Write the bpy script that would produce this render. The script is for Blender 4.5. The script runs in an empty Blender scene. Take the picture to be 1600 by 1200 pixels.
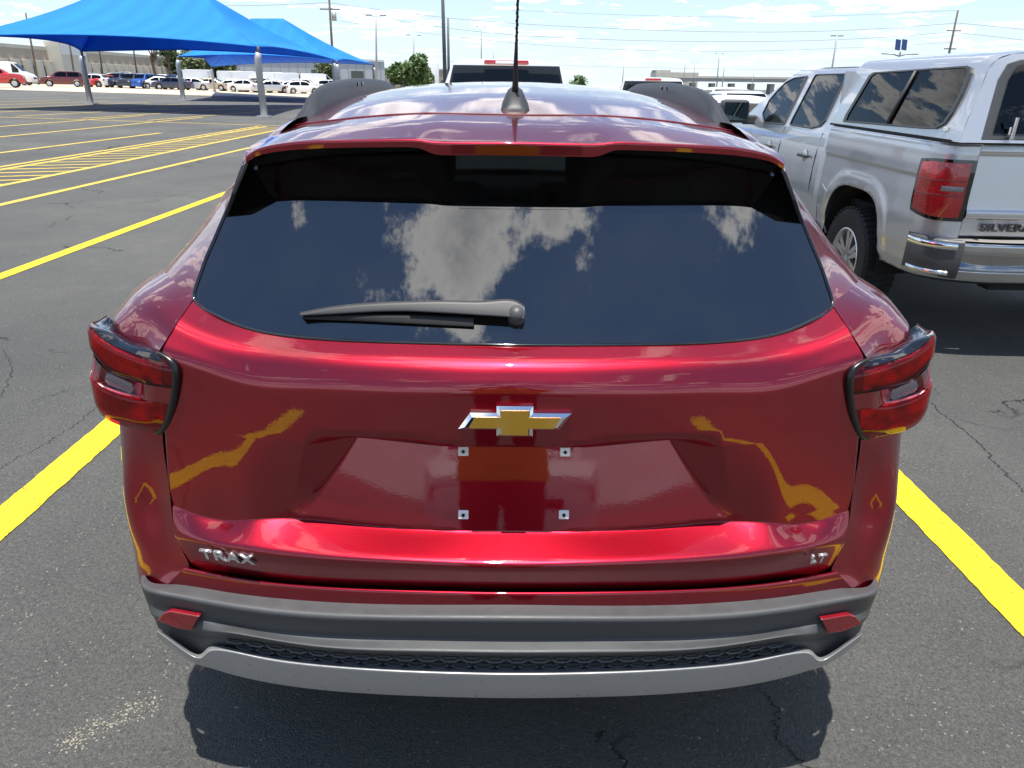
import bpy, bmesh, math, random
from mathutils import Vector, Matrix, noise
R_ = math.radians
random.seed(7)
SC = bpy.context.scene
COL = SC.collection

# ------------------------------------------------------------------ camera
CAM = Vector((-0.023, 0.0, 1.57)); PITCH, ROLL, YAW, FPX = R_(22.8), R_(.81), R_(.75), 1109.0
fw = Vector((math.sin(YAW)*math.cos(PITCH), math.cos(YAW)*math.cos(PITCH), -math.sin(PITCH)))
rt = Vector((math.cos(YAW), -math.sin(YAW), 0)); up = rt.cross(fw)
RT = rt*math.cos(ROLL)+up*math.sin(ROLL); UP = -rt*math.sin(ROLL)+up*math.cos(ROLL)
cd = bpy.data.cameras.new('camera'); cam = bpy.data.objects.new('camera', cd); COL.objects.link(cam)
m = Matrix((RT, UP, -fw)).transposed().to_4x4(); m.translation = CAM
cam.matrix_world = m
cd.sensor_width = 36; cd.lens = FPX/1600*36; cd.clip_start = .02; cd.clip_end = 6000
SC.camera = cam
SC.render.resolution_x, SC.render.resolution_y = 1024, 768
# ------------------------------------------------------------------ exposure, sun, sky
VS = SC.view_settings
VS.view_transform = 'Standard'; VS.look = 'None'; VS.exposure = .83; VS.gamma = 1; VS.use_curve_mapping = False
CLOUD_SEED = 6.6
CLOUD_DX = .33
SUN_EL, SUN_AZ = R_(83.5), R_(-177)      # azimuth measured from +Y: the sun stands high behind the camera
sdir = Vector((math.cos(SUN_EL)*math.sin(SUN_AZ), math.cos(SUN_EL)*math.cos(SUN_AZ), math.sin(SUN_EL)))
sl = bpy.data.lights.new('sun', 'SUN'); sl.energy = 4.2; sl.angle = R_(.53); sl.color = (1, .96, .89)
sun = bpy.data.objects.new('sun', sl); COL.objects.link(sun)
sun.rotation_euler = sdir.to_track_quat('Z', 'Y').to_euler(); sun.location = (0, -5, 30)
W = bpy.data.worlds.new('World'); SC.world = W; W.use_nodes = True
def world():
    nt = W.node_tree; N = nt.nodes; L = nt.links; N.clear()
    out = N.new('ShaderNodeOutputWorld'); bg = N.new('ShaderNodeBackground'); L.new(bg.outputs[0], out.inputs[0])
    sky = N.new('ShaderNodeTexSky'); sky.sky_type = 'NISHITA'; sky.sun_disc = False
    sky.sun_elevation = SUN_EL; sky.sun_rotation = math.atan2(sdir.x, sdir.y)
    sky.air_density = 1.0; sky.dust_density = 0; sky.ozone_density = 3
    tc = N.new('ShaderNodeTexCoord'); sp = N.new('ShaderNodeSeparateXYZ'); L.new(tc.outputs['Generated'], sp.inputs[0])
    def ma(op, a, b=None, c=None):
        n = N.new('ShaderNodeMath'); n.operation = op
        for i, q in enumerate((a, b, c)):
            if q is None: continue
            if isinstance(q, (int, float)): n.inputs[i].default_value = q
            else: L.new(q, n.inputs[i])
        return n.outputs[0]
    # clouds lie on a flat deck overhead: direction / height
    zz = ma('ADD', ma('MAXIMUM', sp.outputs[2], 0.0), .07)
    cx = ma('DIVIDE', sp.outputs[0], zz); cy = ma('DIVIDE', sp.outputs[1], zz)
    cb = N.new('ShaderNodeCombineXYZ'); L.new(ma('ADD', cx, CLOUD_DX), cb.inputs[0]); L.new(cy, cb.inputs[1]); cb.inputs[2].default_value = CLOUD_SEED
    n1 = N.new('ShaderNodeTexNoise'); n1.inputs['Scale'].default_value = 3.4; n1.inputs['Detail'].default_value = 12; n1.inputs['Roughness'].default_value = .62
    L.new(cb.outputs[0], n1.inputs['Vector'])
    n2 = N.new('ShaderNodeTexNoise'); n2.inputs['Scale'].default_value = 1.3; n2.inputs['Detail'].default_value = 2
    L.new(cb.outputs[0], n2.inputs['Vector'])
    s = ma('ADD', ma('MULTIPLY', n1.outputs[0], .62), ma('MULTIPLY', n2.outputs[0], .5))
    mr = N.new('ShaderNodeMapRange'); mr.interpolation_type = 'SMOOTHSTEP'
    mr.inputs[1].default_value = .592; mr.inputs[2].default_value = .637; L.new(s, mr.inputs[0])
    # thicker core of a cloud is greyer from below
    core = N.new('ShaderNodeMapRange'); core.inputs[1].default_value = .62; core.inputs[2].default_value = .74; L.new(s, core.inputs[0])
    cc = N.new('ShaderNodeMixRGB'); L.new(core.outputs[0], cc.inputs[0]); cc.inputs[1].default_value = (12.5, 12.3, 12.0, 1); cc.inputs[2].default_value = (4.6, 4.8, 5.2, 1)
    mx0 = N.new('ShaderNodeMixRGB'); L.new(ma('MULTIPLY', mr.outputs[0], .93), mx0.inputs[0]); L.new(sky.outputs[0], mx0.inputs[1]); L.new(cc.outputs[0], mx0.inputs[2])
    # humid air towards the horizon, the same all round
    hz = N.new('ShaderNodeMapRange'); hz.interpolation_type = 'SMOOTHSTEP'; hz.inputs[1].default_value = 0; hz.inputs[2].default_value = .22; hz.inputs[3].default_value = .8; hz.inputs[4].default_value = 0; L.new(sp.outputs[2], hz.inputs[0])
    mx = N.new('ShaderNodeMixRGB'); L.new(hz.outputs[0], mx.inputs[0]); L.new(mx0.outputs[0], mx.inputs[1]); mx.inputs[2].default_value = (4.5, 5.4, 6.2, 1)
    L.new(mx.outputs[0], bg.inputs[0]); bg.inputs[1].default_value = .10
world()
SC.render.engine = 'CYCLES'

# ------------------------------------------------------------------ helpers
def at(u, v, Y=None, z=None, x=None, F=None):
    """point of the place seen at pixel (u, v) of the 1600 x 1200 photograph, at depth Y, height z, side x or on Y = F(x, z)"""
    d = fw + (u-800)/FPX*RT - (v-600)/FPX*UP
    if F is not None:
        t = 1.5
        for _ in range(40):
            p = CAM + d*t
            t += .6*((F(p.x, p.z) - p.y)/d.y)
        return CAM + d*t
    if Y is not None: t = (Y-CAM.y)/d.y
    elif z is not None: t = (z-CAM.z)/d.z
    else: t = (x-CAM.x)/d.x
    return CAM + d*t
def proj(p):
    d = Vector(p)-CAM; w = d.dot(fw)
    return 800+FPX*d.dot(RT)/w, 600-FPX*d.dot(UP)/w
def mesh_obj(name, verts, faces, mat=None, parent=None, smooth=True):
    me = bpy.data.meshes.new(name); me.from_pydata([tuple(v) for v in verts], [], faces)
    me.validate(); me.update()
    if smooth: me.polygons.foreach_set('use_smooth', [True]*len(me.polygons))
    o = bpy.data.objects.new(name, me); COL.objects.link(o)
    if mat: me.materials.append(mat)
    if parent: o.parent = parent
    return o
def bm_obj(name, bm, mat=None, parent=None, smooth=False):
    me = bpy.data.meshes.new(name); bmesh.ops.recalc_face_normals(bm, faces=bm.faces); bm.to_mesh(me); bm.free()
    if smooth: me.polygons.foreach_set('use_smooth', [True]*len(me.polygons))
    o = bpy.data.objects.new(name, me); COL.objects.link(o)
    if mat: me.materials.append(mat)
    if parent: o.parent = parent
    return o
def tag(o, label, cat, group=None):
    o['label'] = label; o['category'] = cat
    if group: o['group'] = group
    return o
def thing(name, label, cat, loc=(0, 0, 0), rot=(0, 0, 0), group=None):
    o = bpy.data.objects.new(name, None); COL.objects.link(o); o.location = loc; o.rotation_euler = rot
    return tag(o, label, cat, group)
def copy_tree(o, parent=None):
    c = o.copy(); COL.objects.link(c); c.parent = parent
    for ch in o.children: copy_tree(ch, c)
    return c
def autosmooth(o, ang=35):
    me = o.data; bm = bmesh.new(); bm.from_mesh(me)
    for e in bm.edges:
        if len(e.link_faces) == 2 and e.calc_face_angle(0) > R_(ang): e.smooth = False
    for f in bm.faces: f.smooth = True
    bm.to_mesh(me); bm.free(); return o
def spline(pts, n):
    """natural cubic through pts, resampled to n points by chord length"""
    P = [Vector(p) for p in pts]; k = len(P)
    if k == 2: return [P[0].lerp(P[1], i/(n-1)) for i in range(n)]
    T = [0.0]
    for i in range(1, k): T.append(T[-1]+max((P[i]-P[i-1]).length, 1e-6))
    h = [T[i+1]-T[i] for i in range(k-1)]
    # solve tridiagonal for second derivatives
    a = [0]*k; b = [1]*k; c = [0]*k; d = [Vector((0, 0, 0)) for _ in range(k)]
    for i in range(1, k-1):
        a[i] = h[i-1]; b[i] = 2*(h[i-1]+h[i]); c[i] = h[i]
        d[i] = 6*((P[i+1]-P[i])/h[i]-(P[i]-P[i-1])/h[i-1])
    for i in range(1, k):
        w = a[i]/b[i-1]; b[i] -= w*c[i-1]; d[i] = d[i]-d[i-1]*w
    M = [None]*k; M[-1] = d[-1]/b[-1]
    for i in range(k-2, -1, -1): M[i] = (d[i]-M[i+1]*c[i])/b[i]
    out = []; j = 0
    for i in range(n):
        t = T[-1]*i/(n-1)
        while j < k-2 and t > T[j+1]: j += 1
        A = (T[j+1]-t)/h[j]; B = (t-T[j])/h[j]
        out.append(P[j]*A+P[j+1]*B+((A**3-A)*M[j]+(B**3-B)*M[j+1])*(h[j]**2/6))
    return out
def mirror_row(pts):
    """half row from the centre (x = 0) outwards to the left -> whole row left to right"""
    L = [Vector(p) for p in pts]; L[0].x = 0
    return list(reversed(L)) + [Vector((-p.x, p.y, p.z)) for p in L[1:]]
def fillet(poly, rad, seg=4, nb=4):
    out = [poly[0]]
    k = len(poly)
    for i in range(1, k):
        a, b = poly[i-1], poly[i]
        r0 = rad[i-1] if i > 1 else 0; r1 = rad[i] if i < k-1 else 0
        l = (b-a).length
        if l < 1e-7: l = 1e-7
        t0 = min(r0/l, .45); t1 = 1-min(r1/l, .45)
        for s in range(1, seg+1):
            q = s/seg
            out.append(a.lerp(b, t0+(t1-t0)*q))
        if i < k-1:
            c = poly[i+1]; l2 = max((c-b).length, 1e-7)
            p0 = a.lerp(b, t1); p2 = b.lerp(c, min(r1/l2, .45))
            for s in range(1, nb+1):
                q = s/nb
                out.append(p0*(1-q)**2+b*(2*q*(1-q))+p2*q*q)
    return out
def loft(name, rows, rad, n, mat, parent=None, seg=4, nb=4, mirror=True, warp=None, thick=0, closed=False):
    """rows: half rows from the centre outwards (or whole rows if mirror is False); rad: fillet radius at each row"""
    RR = [spline(mirror_row(r) if mirror else r, n) for r in rows]
    cols = []
    for i in range(n):
        cols.append(fillet([r[i] for r in RR], rad, seg, nb))
    m_ = len(cols[0]); V = []; F = []
    for c in cols: V += c
    if warp: V = [warp(p) for p in V]
    for i in range(n-1):
        for j in range(m_-1):
            a = i*m_+j; F.append((a, a+1, a+m_+1, a+m_))
    o = mesh_obj(name, V, F, mat, parent)
    fix_out(o)
    if thick: solid(o, thick)
    return o
def fix_out(o, c=None):
    """consistent normals pointing away from the object's middle line"""
    me = o.data; bm = bmesh.new(); bm.from_mesh(me); bmesh.ops.recalc_face_normals(bm, faces=bm.faces); bm.to_mesh(me); bm.free()
def solid(o, t, off=-1):
    md = o.modifiers.new('thickness', 'SOLIDIFY'); md.thickness = t; md.offset = off; return o
def flip(o):
    o.data.flip_normals(); return o
def box(bm, c, s, rot=None, bev=0):
    r = bmesh.ops.create_cube(bm, size=1)
    vs = r['verts']
    bmesh.ops.scale(bm, vec=s, verts=vs)
    if bev:
        es = list({e for v in vs for e in v.link_edges})
        rr = bmesh.ops.bevel(bm, geom=es, offset=bev, segments=2, affect='EDGES', profile=.5)
        vs = list({v for f in rr['faces'] for v in f.verts} | {v for v in vs if v.is_valid})
    if rot is not None: bmesh.ops.rotate(bm, cent=(0, 0, 0), matrix=rot, verts=vs)
    bmesh.ops.translate(bm, vec=c, verts=vs)
    return vs
def boxo(name, c, s, mat, parent=None, rot=None, bev=0):
    bm = bmesh.new(); box(bm, c, s, rot, bev); return bm_obj(name, bm, mat, parent)
def tube(bm, pts, rad, n=8, cap=True):
    """swept tube through pts with a radius (or one radius per point)"""
    P = [Vector(p) for p in pts]; rings = []
    prev = None
    for i, p in enumerate(P):
        t = (P[min(i+1, len(P)-1)]-P[max(i-1, 0)]).normalized()
        if prev is None:
            a = t.orthogonal().normalized()
        else:
            a = (prev-t*prev.dot(t))
            a = a.normalized() if a.length > 1e-6 else t.orthogonal().normalized()
        prev = a; b = t.cross(a)
        r = rad[i] if isinstance(rad, (list, tuple)) else rad
        rings.append([bm.verts.new(p+(a*math.cos(2*math.pi*k/n)+b*math.sin(2*math.pi*k/n))*r) for k in range(n)])
    for i in range(len(rings)-1):
        for k in range(n):
            bm.faces.new((rings[i][k], rings[i][(k+1) % n], rings[i+1][(k+1) % n], rings[i+1][k]))
    if cap:
        bm.faces.new(list(reversed(rings[0]))); bm.faces.new(rings[-1])
def tubeo(name, pts, rad, mat, parent=None, n=8):
    bm = bmesh.new(); tube(bm, pts, rad, n); return bm_obj(name, bm, mat, parent, True)
def prism(bm, poly, d):
    """extrude polygon (list of Vector) along vector d"""
    a = [bm.verts.new(p) for p in poly]; b = [bm.verts.new(Vector(p)+Vector(d)) for p in poly]
    n = len(a); bm.faces.new(a); bm.faces.new(list(reversed(b)))
    for i in range(n): bm.faces.new((a[i], b[i], b[(i+1) % n], a[(i+1) % n]))
def prismo(name, poly, d, mat, parent=None, bev=0, smooth=False):
    bm = bmesh.new(); prism(bm, poly, d)
    if bev:
        bmesh.ops.recalc_face_normals(bm, faces=bm.faces)
        bmesh.ops.bevel(bm, geom=list(bm.edges), offset=bev, segments=2, affect='EDGES', profile=.5)
    o = bm_obj(name, bm, mat, parent); 
    return autosmooth(o) if smooth else o
def lathe(bm, prof, n=32, axis='x', c=(0, 0, 0)):
    """prof: (axial, radius) pairs turned round the x axis through c"""
    rings = []
    for (a, r) in prof:
        rings.append([bm.verts.new((c[0]+a, c[1]+r*math.cos(2*math.pi*k/n), c[2]+r*math.sin(2*math.pi*k/n))) for k in range(n)])
    for i in range(len(rings)-1):
        for k in range(n): bm.faces.new((rings[i][k], rings[i][(k+1) % n], rings[i+1][(k+1) % n], rings[i+1][k]))
def cut(o, cutters):
    """carve cutter objects out of o and drop them"""
    for c in cutters:
        md = o.modifiers.new('cut', 'BOOLEAN'); md.operation = 'DIFFERENCE'; md.object = c; md.solver = 'EXACT'
    bpy.context.view_layer.update()
    dg = bpy.context.evaluated_depsgraph_get(); ev = o.evaluated_get(dg)
    me = bpy.data.meshes.new_from_object(ev); old = o.data; o.modifiers.clear(); o.data = me
    for c in cutters: bpy.data.objects.remove(c, do_unlink=True)
    return o
def text_mesh(name, s, size, depth, mat, parent, M, shear=0, bold=0, xs=1.0):
    cu = bpy.data.curves.new(name, 'FONT'); cu.body = s; cu.size = size; cu.extrude = depth; cu.offset = bold; cu.shear = shear
    cu.align_x = 'CENTER'; cu.align_y = 'CENTER'; cu.bevel_depth = depth*.12; cu.space_character = 1.12
    t = bpy.data.objects.new(name+'_c', cu); COL.objects.link(t); bpy.context.view_layer.update()
    me = bpy.data.meshes.new_from_object(t.evaluated_get(bpy.context.evaluated_depsgraph_get()))
    bpy.data.objects.remove(t, do_unlink=True); bpy.data.curves.remove(cu)
    me.transform(Matrix.Diagonal((xs, 1, 1, 1))); me.transform(M)
    me.materials.clear(); me.materials.append(mat)
    o = bpy.data.objects.new(name, me); COL.objects.link(o); o.parent = parent
    return o

# ------------------------------------------------------------------ materials
def mat(name, col=(.5, .5, .5), rough=.5, metal=0, coat=0, coat_r=.03, spec=.5, ior=1.5, trans=0, emit=None):
    M = bpy.data.materials.new(name); M.use_nodes = True; b = M.node_tree.nodes['Principled BSDF']
    b.inputs['Base Color'].default_value = (*col, 1); b.inputs['Roughness'].default_value = rough; b.inputs['Metallic'].default_value = metal
    b.inputs['Coat Weight'].default_value = coat; b.inputs['Coat Roughness'].default_value = coat_r
    b.inputs['Specular IOR Level'].default_value = spec; b.inputs['IOR'].default_value = ior; b.inputs['Transmission Weight'].default_value = trans
    return M
def nodes(M): return M.node_tree.nodes, M.node_tree.links, M.node_tree.nodes['Principled BSDF']
def add_noise(M, scale=8, amt=.12, detail=4, bump=0, bscale=None, rough_amt=0, bdist=.01):
    """uneven colour, roughness and fine relief on an existing plain material"""
    N, L, b = nodes(M)
    tc = N.new('ShaderNodeTexCoord'); n = N.new('ShaderNodeTexNoise'); n.inputs['Scale'].default_value = scale; n.inputs['Detail'].default_value = detail
    L.new(tc.outputs['Object'], n.inputs['Vector'])
    base = tuple(b.inputs['Base Color'].default_value)
    mx = N.new('ShaderNodeMixRGB'); L.new(n.outputs[0], mx.inputs[0])
    mx.inputs[1].default_value = tuple(max(0, c*(1-amt)) for c in base[:3])+(1,); mx.inputs[2].default_value = tuple(c*(1+amt) for c in base[:3])+(1,)
    L.new(mx.outputs[0], b.inputs['Base Color'])
    if rough_amt:
        r = b.inputs['Roughness'].default_value; mr = N.new('ShaderNodeMapRange'); L.new(n.outputs[0], mr.inputs[0])
        mr.inputs[1].default_value = .3; mr.inputs[2].default_value = .7; mr.inputs[3].default_value = r-rough_amt; mr.inputs[4].default_value = r+rough_amt
        L.new(mr.outputs[0], b.inputs['Roughness'])
    if bump:
        n2 = N.new('ShaderNodeTexNoise'); n2.inputs['Scale'].default_value = bscale or scale*8; n2.inputs['Detail'].default_value = 5
        L.new(tc.outputs['Object'], n2.inputs['Vector'])
        bp = N.new('ShaderNodeBump'); bp.inputs['Strength'].default_value = bump; bp.inputs['Distance'].default_value = bdist
        L.new(n2.outputs[0], bp.inputs['Height']); L.new(bp.outputs[0], b.inputs['Normal'])
    return M
def paint(name, col, metal=.5, rough=.4, flake=.15, coat_r=.02):
    """metallic car paint: flakes under a clear coat, with a little orange peel"""
    M = mat(name, col, rough, metal, 1.0, coat_r)
    M.node_tree.nodes['Principled BSDF'].inputs['Coat IOR'].default_value = 1.62
    N, L, b = nodes(M)
    tc = N.new('ShaderNodeTexCoord'); v = N.new('ShaderNodeTexVoronoi'); v.inputs['Scale'].default_value = 900
    L.new(tc.outputs['Object'], v.inputs['Vector'])
    mx = N.new('ShaderNodeMixRGB'); mx.blend_type = 'MIX'
    sp = N.new('ShaderNodeSeparateColor'); L.new(v.outputs['Color'], sp.inputs[0]); L.new(sp.outputs[0], mx.inputs[0])
    mx.inputs[1].default_value = tuple(c*(1-flake) for c in col)+(1,); mx.inputs[2].default_value = tuple(min(1, c*(1+flake)) for c in col)+(1,)
    L.new(mx.outputs[0], b.inputs['Base Color'])
    n = N.new('ShaderNodeTexNoise'); n.inputs['Scale'].default_value = 190; n.inputs['Detail'].default_value = 1; L.new(tc.outputs['Object'], n.inputs['Vector'])
    bp = N.new('ShaderNodeBump'); bp.inputs['Strength'].default_value = .014; bp.inputs['Distance'].default_value = .002
    L.new(n.outputs[0], bp.inputs['Height']); L.new(bp.outputs[0], b.inputs['Coat Normal'])
    return M
def glass(name, tint=(.05, .055, .06), rough=0.0, ior=1.52, dust=0, gain=1.0):
    """tinted pane: dark transmission plus a mirror reflection by Fresnel, a film of dust"""
    M = bpy.data.materials.new(name); M.use_nodes = True; nt = M.node_tree; N = nt.nodes; L = nt.links; N.clear()
    o = N.new('ShaderNodeOutputMaterial'); t = N.new('ShaderNodeBsdfTransparent'); t.inputs[0].default_value = (*tint, 1)
    g = N.new('ShaderNodeBsdfGlossy'); g.inputs['Roughness'].default_value = rough
    ge = N.new('ShaderNodeNewGeometry'); dt = N.new('ShaderNodeVectorMath'); dt.operation = 'DOT_PRODUCT'; L.new(ge.outputs['Incoming'], dt.inputs[0]); L.new(ge.outputs['Normal'], dt.inputs[1])
    ab = N.new('ShaderNodeMath'); ab.operation = 'ABSOLUTE'; L.new(dt.outputs['Value'], ab.inputs[0])
    om = N.new('ShaderNodeMath'); om.operation = 'SUBTRACT'; om.inputs[0].default_value = 1; L.new(ab.outputs[0], om.inputs[1])
    pw = N.new('ShaderNodeMath'); pw.operation = 'POWER'; pw.inputs[1].default_value = 5; L.new(om.outputs[0], pw.inputs[0])
    f0 = ((ior-1)/(ior+1))**2; fr = N.new('ShaderNodeMath'); fr.operation = 'MULTIPLY_ADD'; fr.inputs[1].default_value = 1-f0; fr.inputs[2].default_value = f0; L.new(pw.outputs[0], fr.inputs[0])
    mu = N.new('ShaderNodeMath'); mu.operation = 'MULTIPLY_ADD'; mu.use_clamp = True; mu.inputs[1].default_value = gain; mu.inputs[2].default_value = .0; L.new(fr.outputs[0], mu.inputs[0])
    mx = N.new('ShaderNodeMixShader'); L.new(mu.outputs[0], mx.inputs[0]); L.new(t.outputs[0], mx.inputs[1]); L.new(g.outputs[0], mx.inputs[2])
    if dust:
        tc = N.new('ShaderNodeTexCoord'); v = N.new('ShaderNodeTexNoise'); v.inputs['Scale'].default_value = 420; v.inputs['Detail'].default_value = 2
        L.new(tc.outputs['Object'], v.inputs['Vector'])
        n2 = N.new('ShaderNodeTexNoise'); n2.inputs['Scale'].default_value = 5; n2.inputs['Detail'].default_value = 5; L.new(tc.outputs['Object'], n2.inputs['Vector'])
        mr = N.new('ShaderNodeMapRange'); mr.inputs[1].default_value = .66; mr.inputs[2].default_value = .76; L.new(v.outputs[0], mr.inputs[0])
        mr2 = N.new('ShaderNodeMapRange'); mr2.inputs[1].default_value = .4; mr2.inputs[2].default_value = .75; mr2.inputs[3].default_value = .002; mr2.inputs[4].default_value = dust; L.new(n2.outputs[0], mr2.inputs[0])
        ad = N.new('ShaderNodeMath'); ad.operation = 'MULTIPLY_ADD'; ad.inputs[1].default_value = dust*2.5; L.new(mr.outputs[0], ad.inputs[0]); L.new(mr2.outputs[0], ad.inputs[2])
        df = N.new('ShaderNodeBsdfDiffuse'); df.inputs[0].default_value = (.6, .58, .54, 1)
        m2 = N.new('ShaderNodeMixShader'); L.new(ad.outputs[0], m2.inputs[0]); L.new(mx.outputs[0], m2.inputs[1]); L.new(df.outputs[0], m2.inputs[2]); L.new(m2.outputs[0], o.inputs[0])
    else: L.new(mx.outputs[0], o.inputs[0])
    return M
def lens_mat(name, col, rough=.04, scale=150):
    """ribbed plastic lamp lens"""
    M = mat(name, col, .25, 0, 1, .01); N, L, b = nodes(M)
    tc = N.new('ShaderNodeTexCoord'); mp = N.new('ShaderNodeMapping'); mp.inputs['Rotation'].default_value = (0, .785, 0); mp.inputs['Scale'].default_value = (1, 0, 1); L.new(tc.outputs['Object'], mp.inputs[0])
    v = N.new('ShaderNodeTexVoronoi'); v.distance = 'CHEBYCHEV'; v.inputs['Scale'].default_value = scale; v.inputs['Randomness'].default_value = 0; L.new(mp.outputs[0], v.inputs['Vector'])
    n = N.new('ShaderNodeTexNoise'); n.inputs['Scale'].default_value = 14; L.new(tc.outputs['Object'], n.inputs['Vector'])
    mu = N.new('ShaderNodeMath'); mu.operation = 'MULTIPLY'; L.new(v.outputs['Distance'], mu.inputs[0]); L.new(n.outputs[0], mu.inputs[1])
    rp = N.new('ShaderNodeValToRGB'); rp.color_ramp.elements[0].position = .05; rp.color_ramp.elements[1].position = .38
    rp.color_ramp.elements[0].color = tuple(c*.7 for c in col)+(1,); rp.color_ramp.elements[1].color = tuple(min(1, c*1.5+.001) for c in col)+(1,)
    L.new(mu.outputs[0], rp.inputs[0]); L.new(rp.outputs[0], b.inputs['Base Color'])
    bp = N.new('ShaderNodeBump'); bp.inputs['Strength'].default_value = .10; bp.inputs['Distance'].default_value = .001; L.new(v.outputs['Distance'], bp.inputs['Height']); L.new(bp.outputs[0], b.inputs['Normal'])
    return M
RED = paint('red_paint', (.255, .0016, .0115), .9, .33)
SILVER = paint('silver_paint', (.54, .55, .565), .68, .38, .02)
WHITE = paint('white_paint', (.78, .78, .77), 0, .4, 0)
TRIM = add_noise(mat('grained_plastic', (.055, .057, .06), .5), 30, .15, 4, .35, 900, .06, .0006)
GLOSS = mat('black_gloss', (.006, .006, .007), .08, 0, 1)
RUBBER = add_noise(mat('rubber', (.018, .018, .018), .8), 40, .3)
SKID = add_noise(mat('silver_plastic', (.46, .46, .455), .32, .6), 60, .06, 4, .1, 900, .05, .0005)
CHROME = mat('chrome', (.82, .83, .84), .06, 1)
BRIGHT = mat('bright_badge', (.80, .81, .82), .22, .85)
CHROME_T = mat('bumper_chrome', (.50, .51, .52), .12, 1)
GOLD = mat('gold_mesh', (.62, .36, .05), .32, .7, 1)
GLASS_D = glass('rear_privacy_glass', (.045, .05, .055), dust=.009, gain=4.2)
GLASS_S = glass('side_glass', (.10, .11, .115))
GLASS_C = glass('windscreen_glass', (.55, .6, .58))
LENS_R = lens_mat('red_lens', (.115, .001, .002))
LENS_O = glass('lamp_cover', (.76, .014, .020), gain=1.1)
LENS_I = mat('lamp_reflector', (.55, .5, .5), .35, .5)
def lens_inner():
    N, L, b = nodes(LENS_I); tc = N.new('ShaderNodeTexCoord'); mp = N.new('ShaderNodeMapping'); mp.inputs['Rotation'].default_value = (0, .785, 0); mp.inputs['Scale'].default_value = (1, .3, 1); L.new(tc.outputs['Object'], mp.inputs[0])
    v = N.new('ShaderNodeTexVoronoi'); v.distance = 'CHEBYCHEV'; v.inputs['Scale'].default_value = 120; v.inputs['Randomness'].default_value = 0; L.new(mp.outputs[0], v.inputs['Vector'])
    n = N.new('ShaderNodeTexNoise'); n.inputs['Scale'].default_value = 22; L.new(tc.outputs['Object'], n.inputs['Vector'])
    r = N.new('ShaderNodeValToRGB'); r.color_ramp.elements[0].position = .35; r.color_ramp.elements[0].color = (.30, .27, .27, 1); r.color_ramp.elements[1].position = .65; r.color_ramp.elements[1].color = (.75, .7, .7, 1); L.new(n.outputs[0], r.inputs[0]); L.new(r.outputs[0], b.inputs['Base Color'])
    bp = N.new('ShaderNodeBump'); bp.inputs['Strength'].default_value = .5; bp.inputs['Distance'].default_value = .003; L.new(v.outputs['Distance'], bp.inputs['Height']); L.new(bp.outputs[0], b.inputs['Normal'])
lens_inner()
LENS_P = mat('plain_red_lens', (.13, .001, .003), .15, 0, 1)
LENS_B = lens_mat('reflector_lens', (.20, .004, .010), scale=150)
LENS_T = lens_mat('red_lens_bright', (.42, .008, .012), scale=60)
LENS_W = lens_mat('clear_lens', (.20, .20, .20), scale=150)
BEZEL = mat('bezel_black', (.006, .006, .007), .3)
DARK = mat('dark_void', (.008, .008, .009), .9)
CLOTH = add_noise(mat('seat_cloth', (.03, .03, .033), .9), 50, .2)
ALLOY = mat('alloy', (.6, .6, .61), .3, .9)
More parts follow.
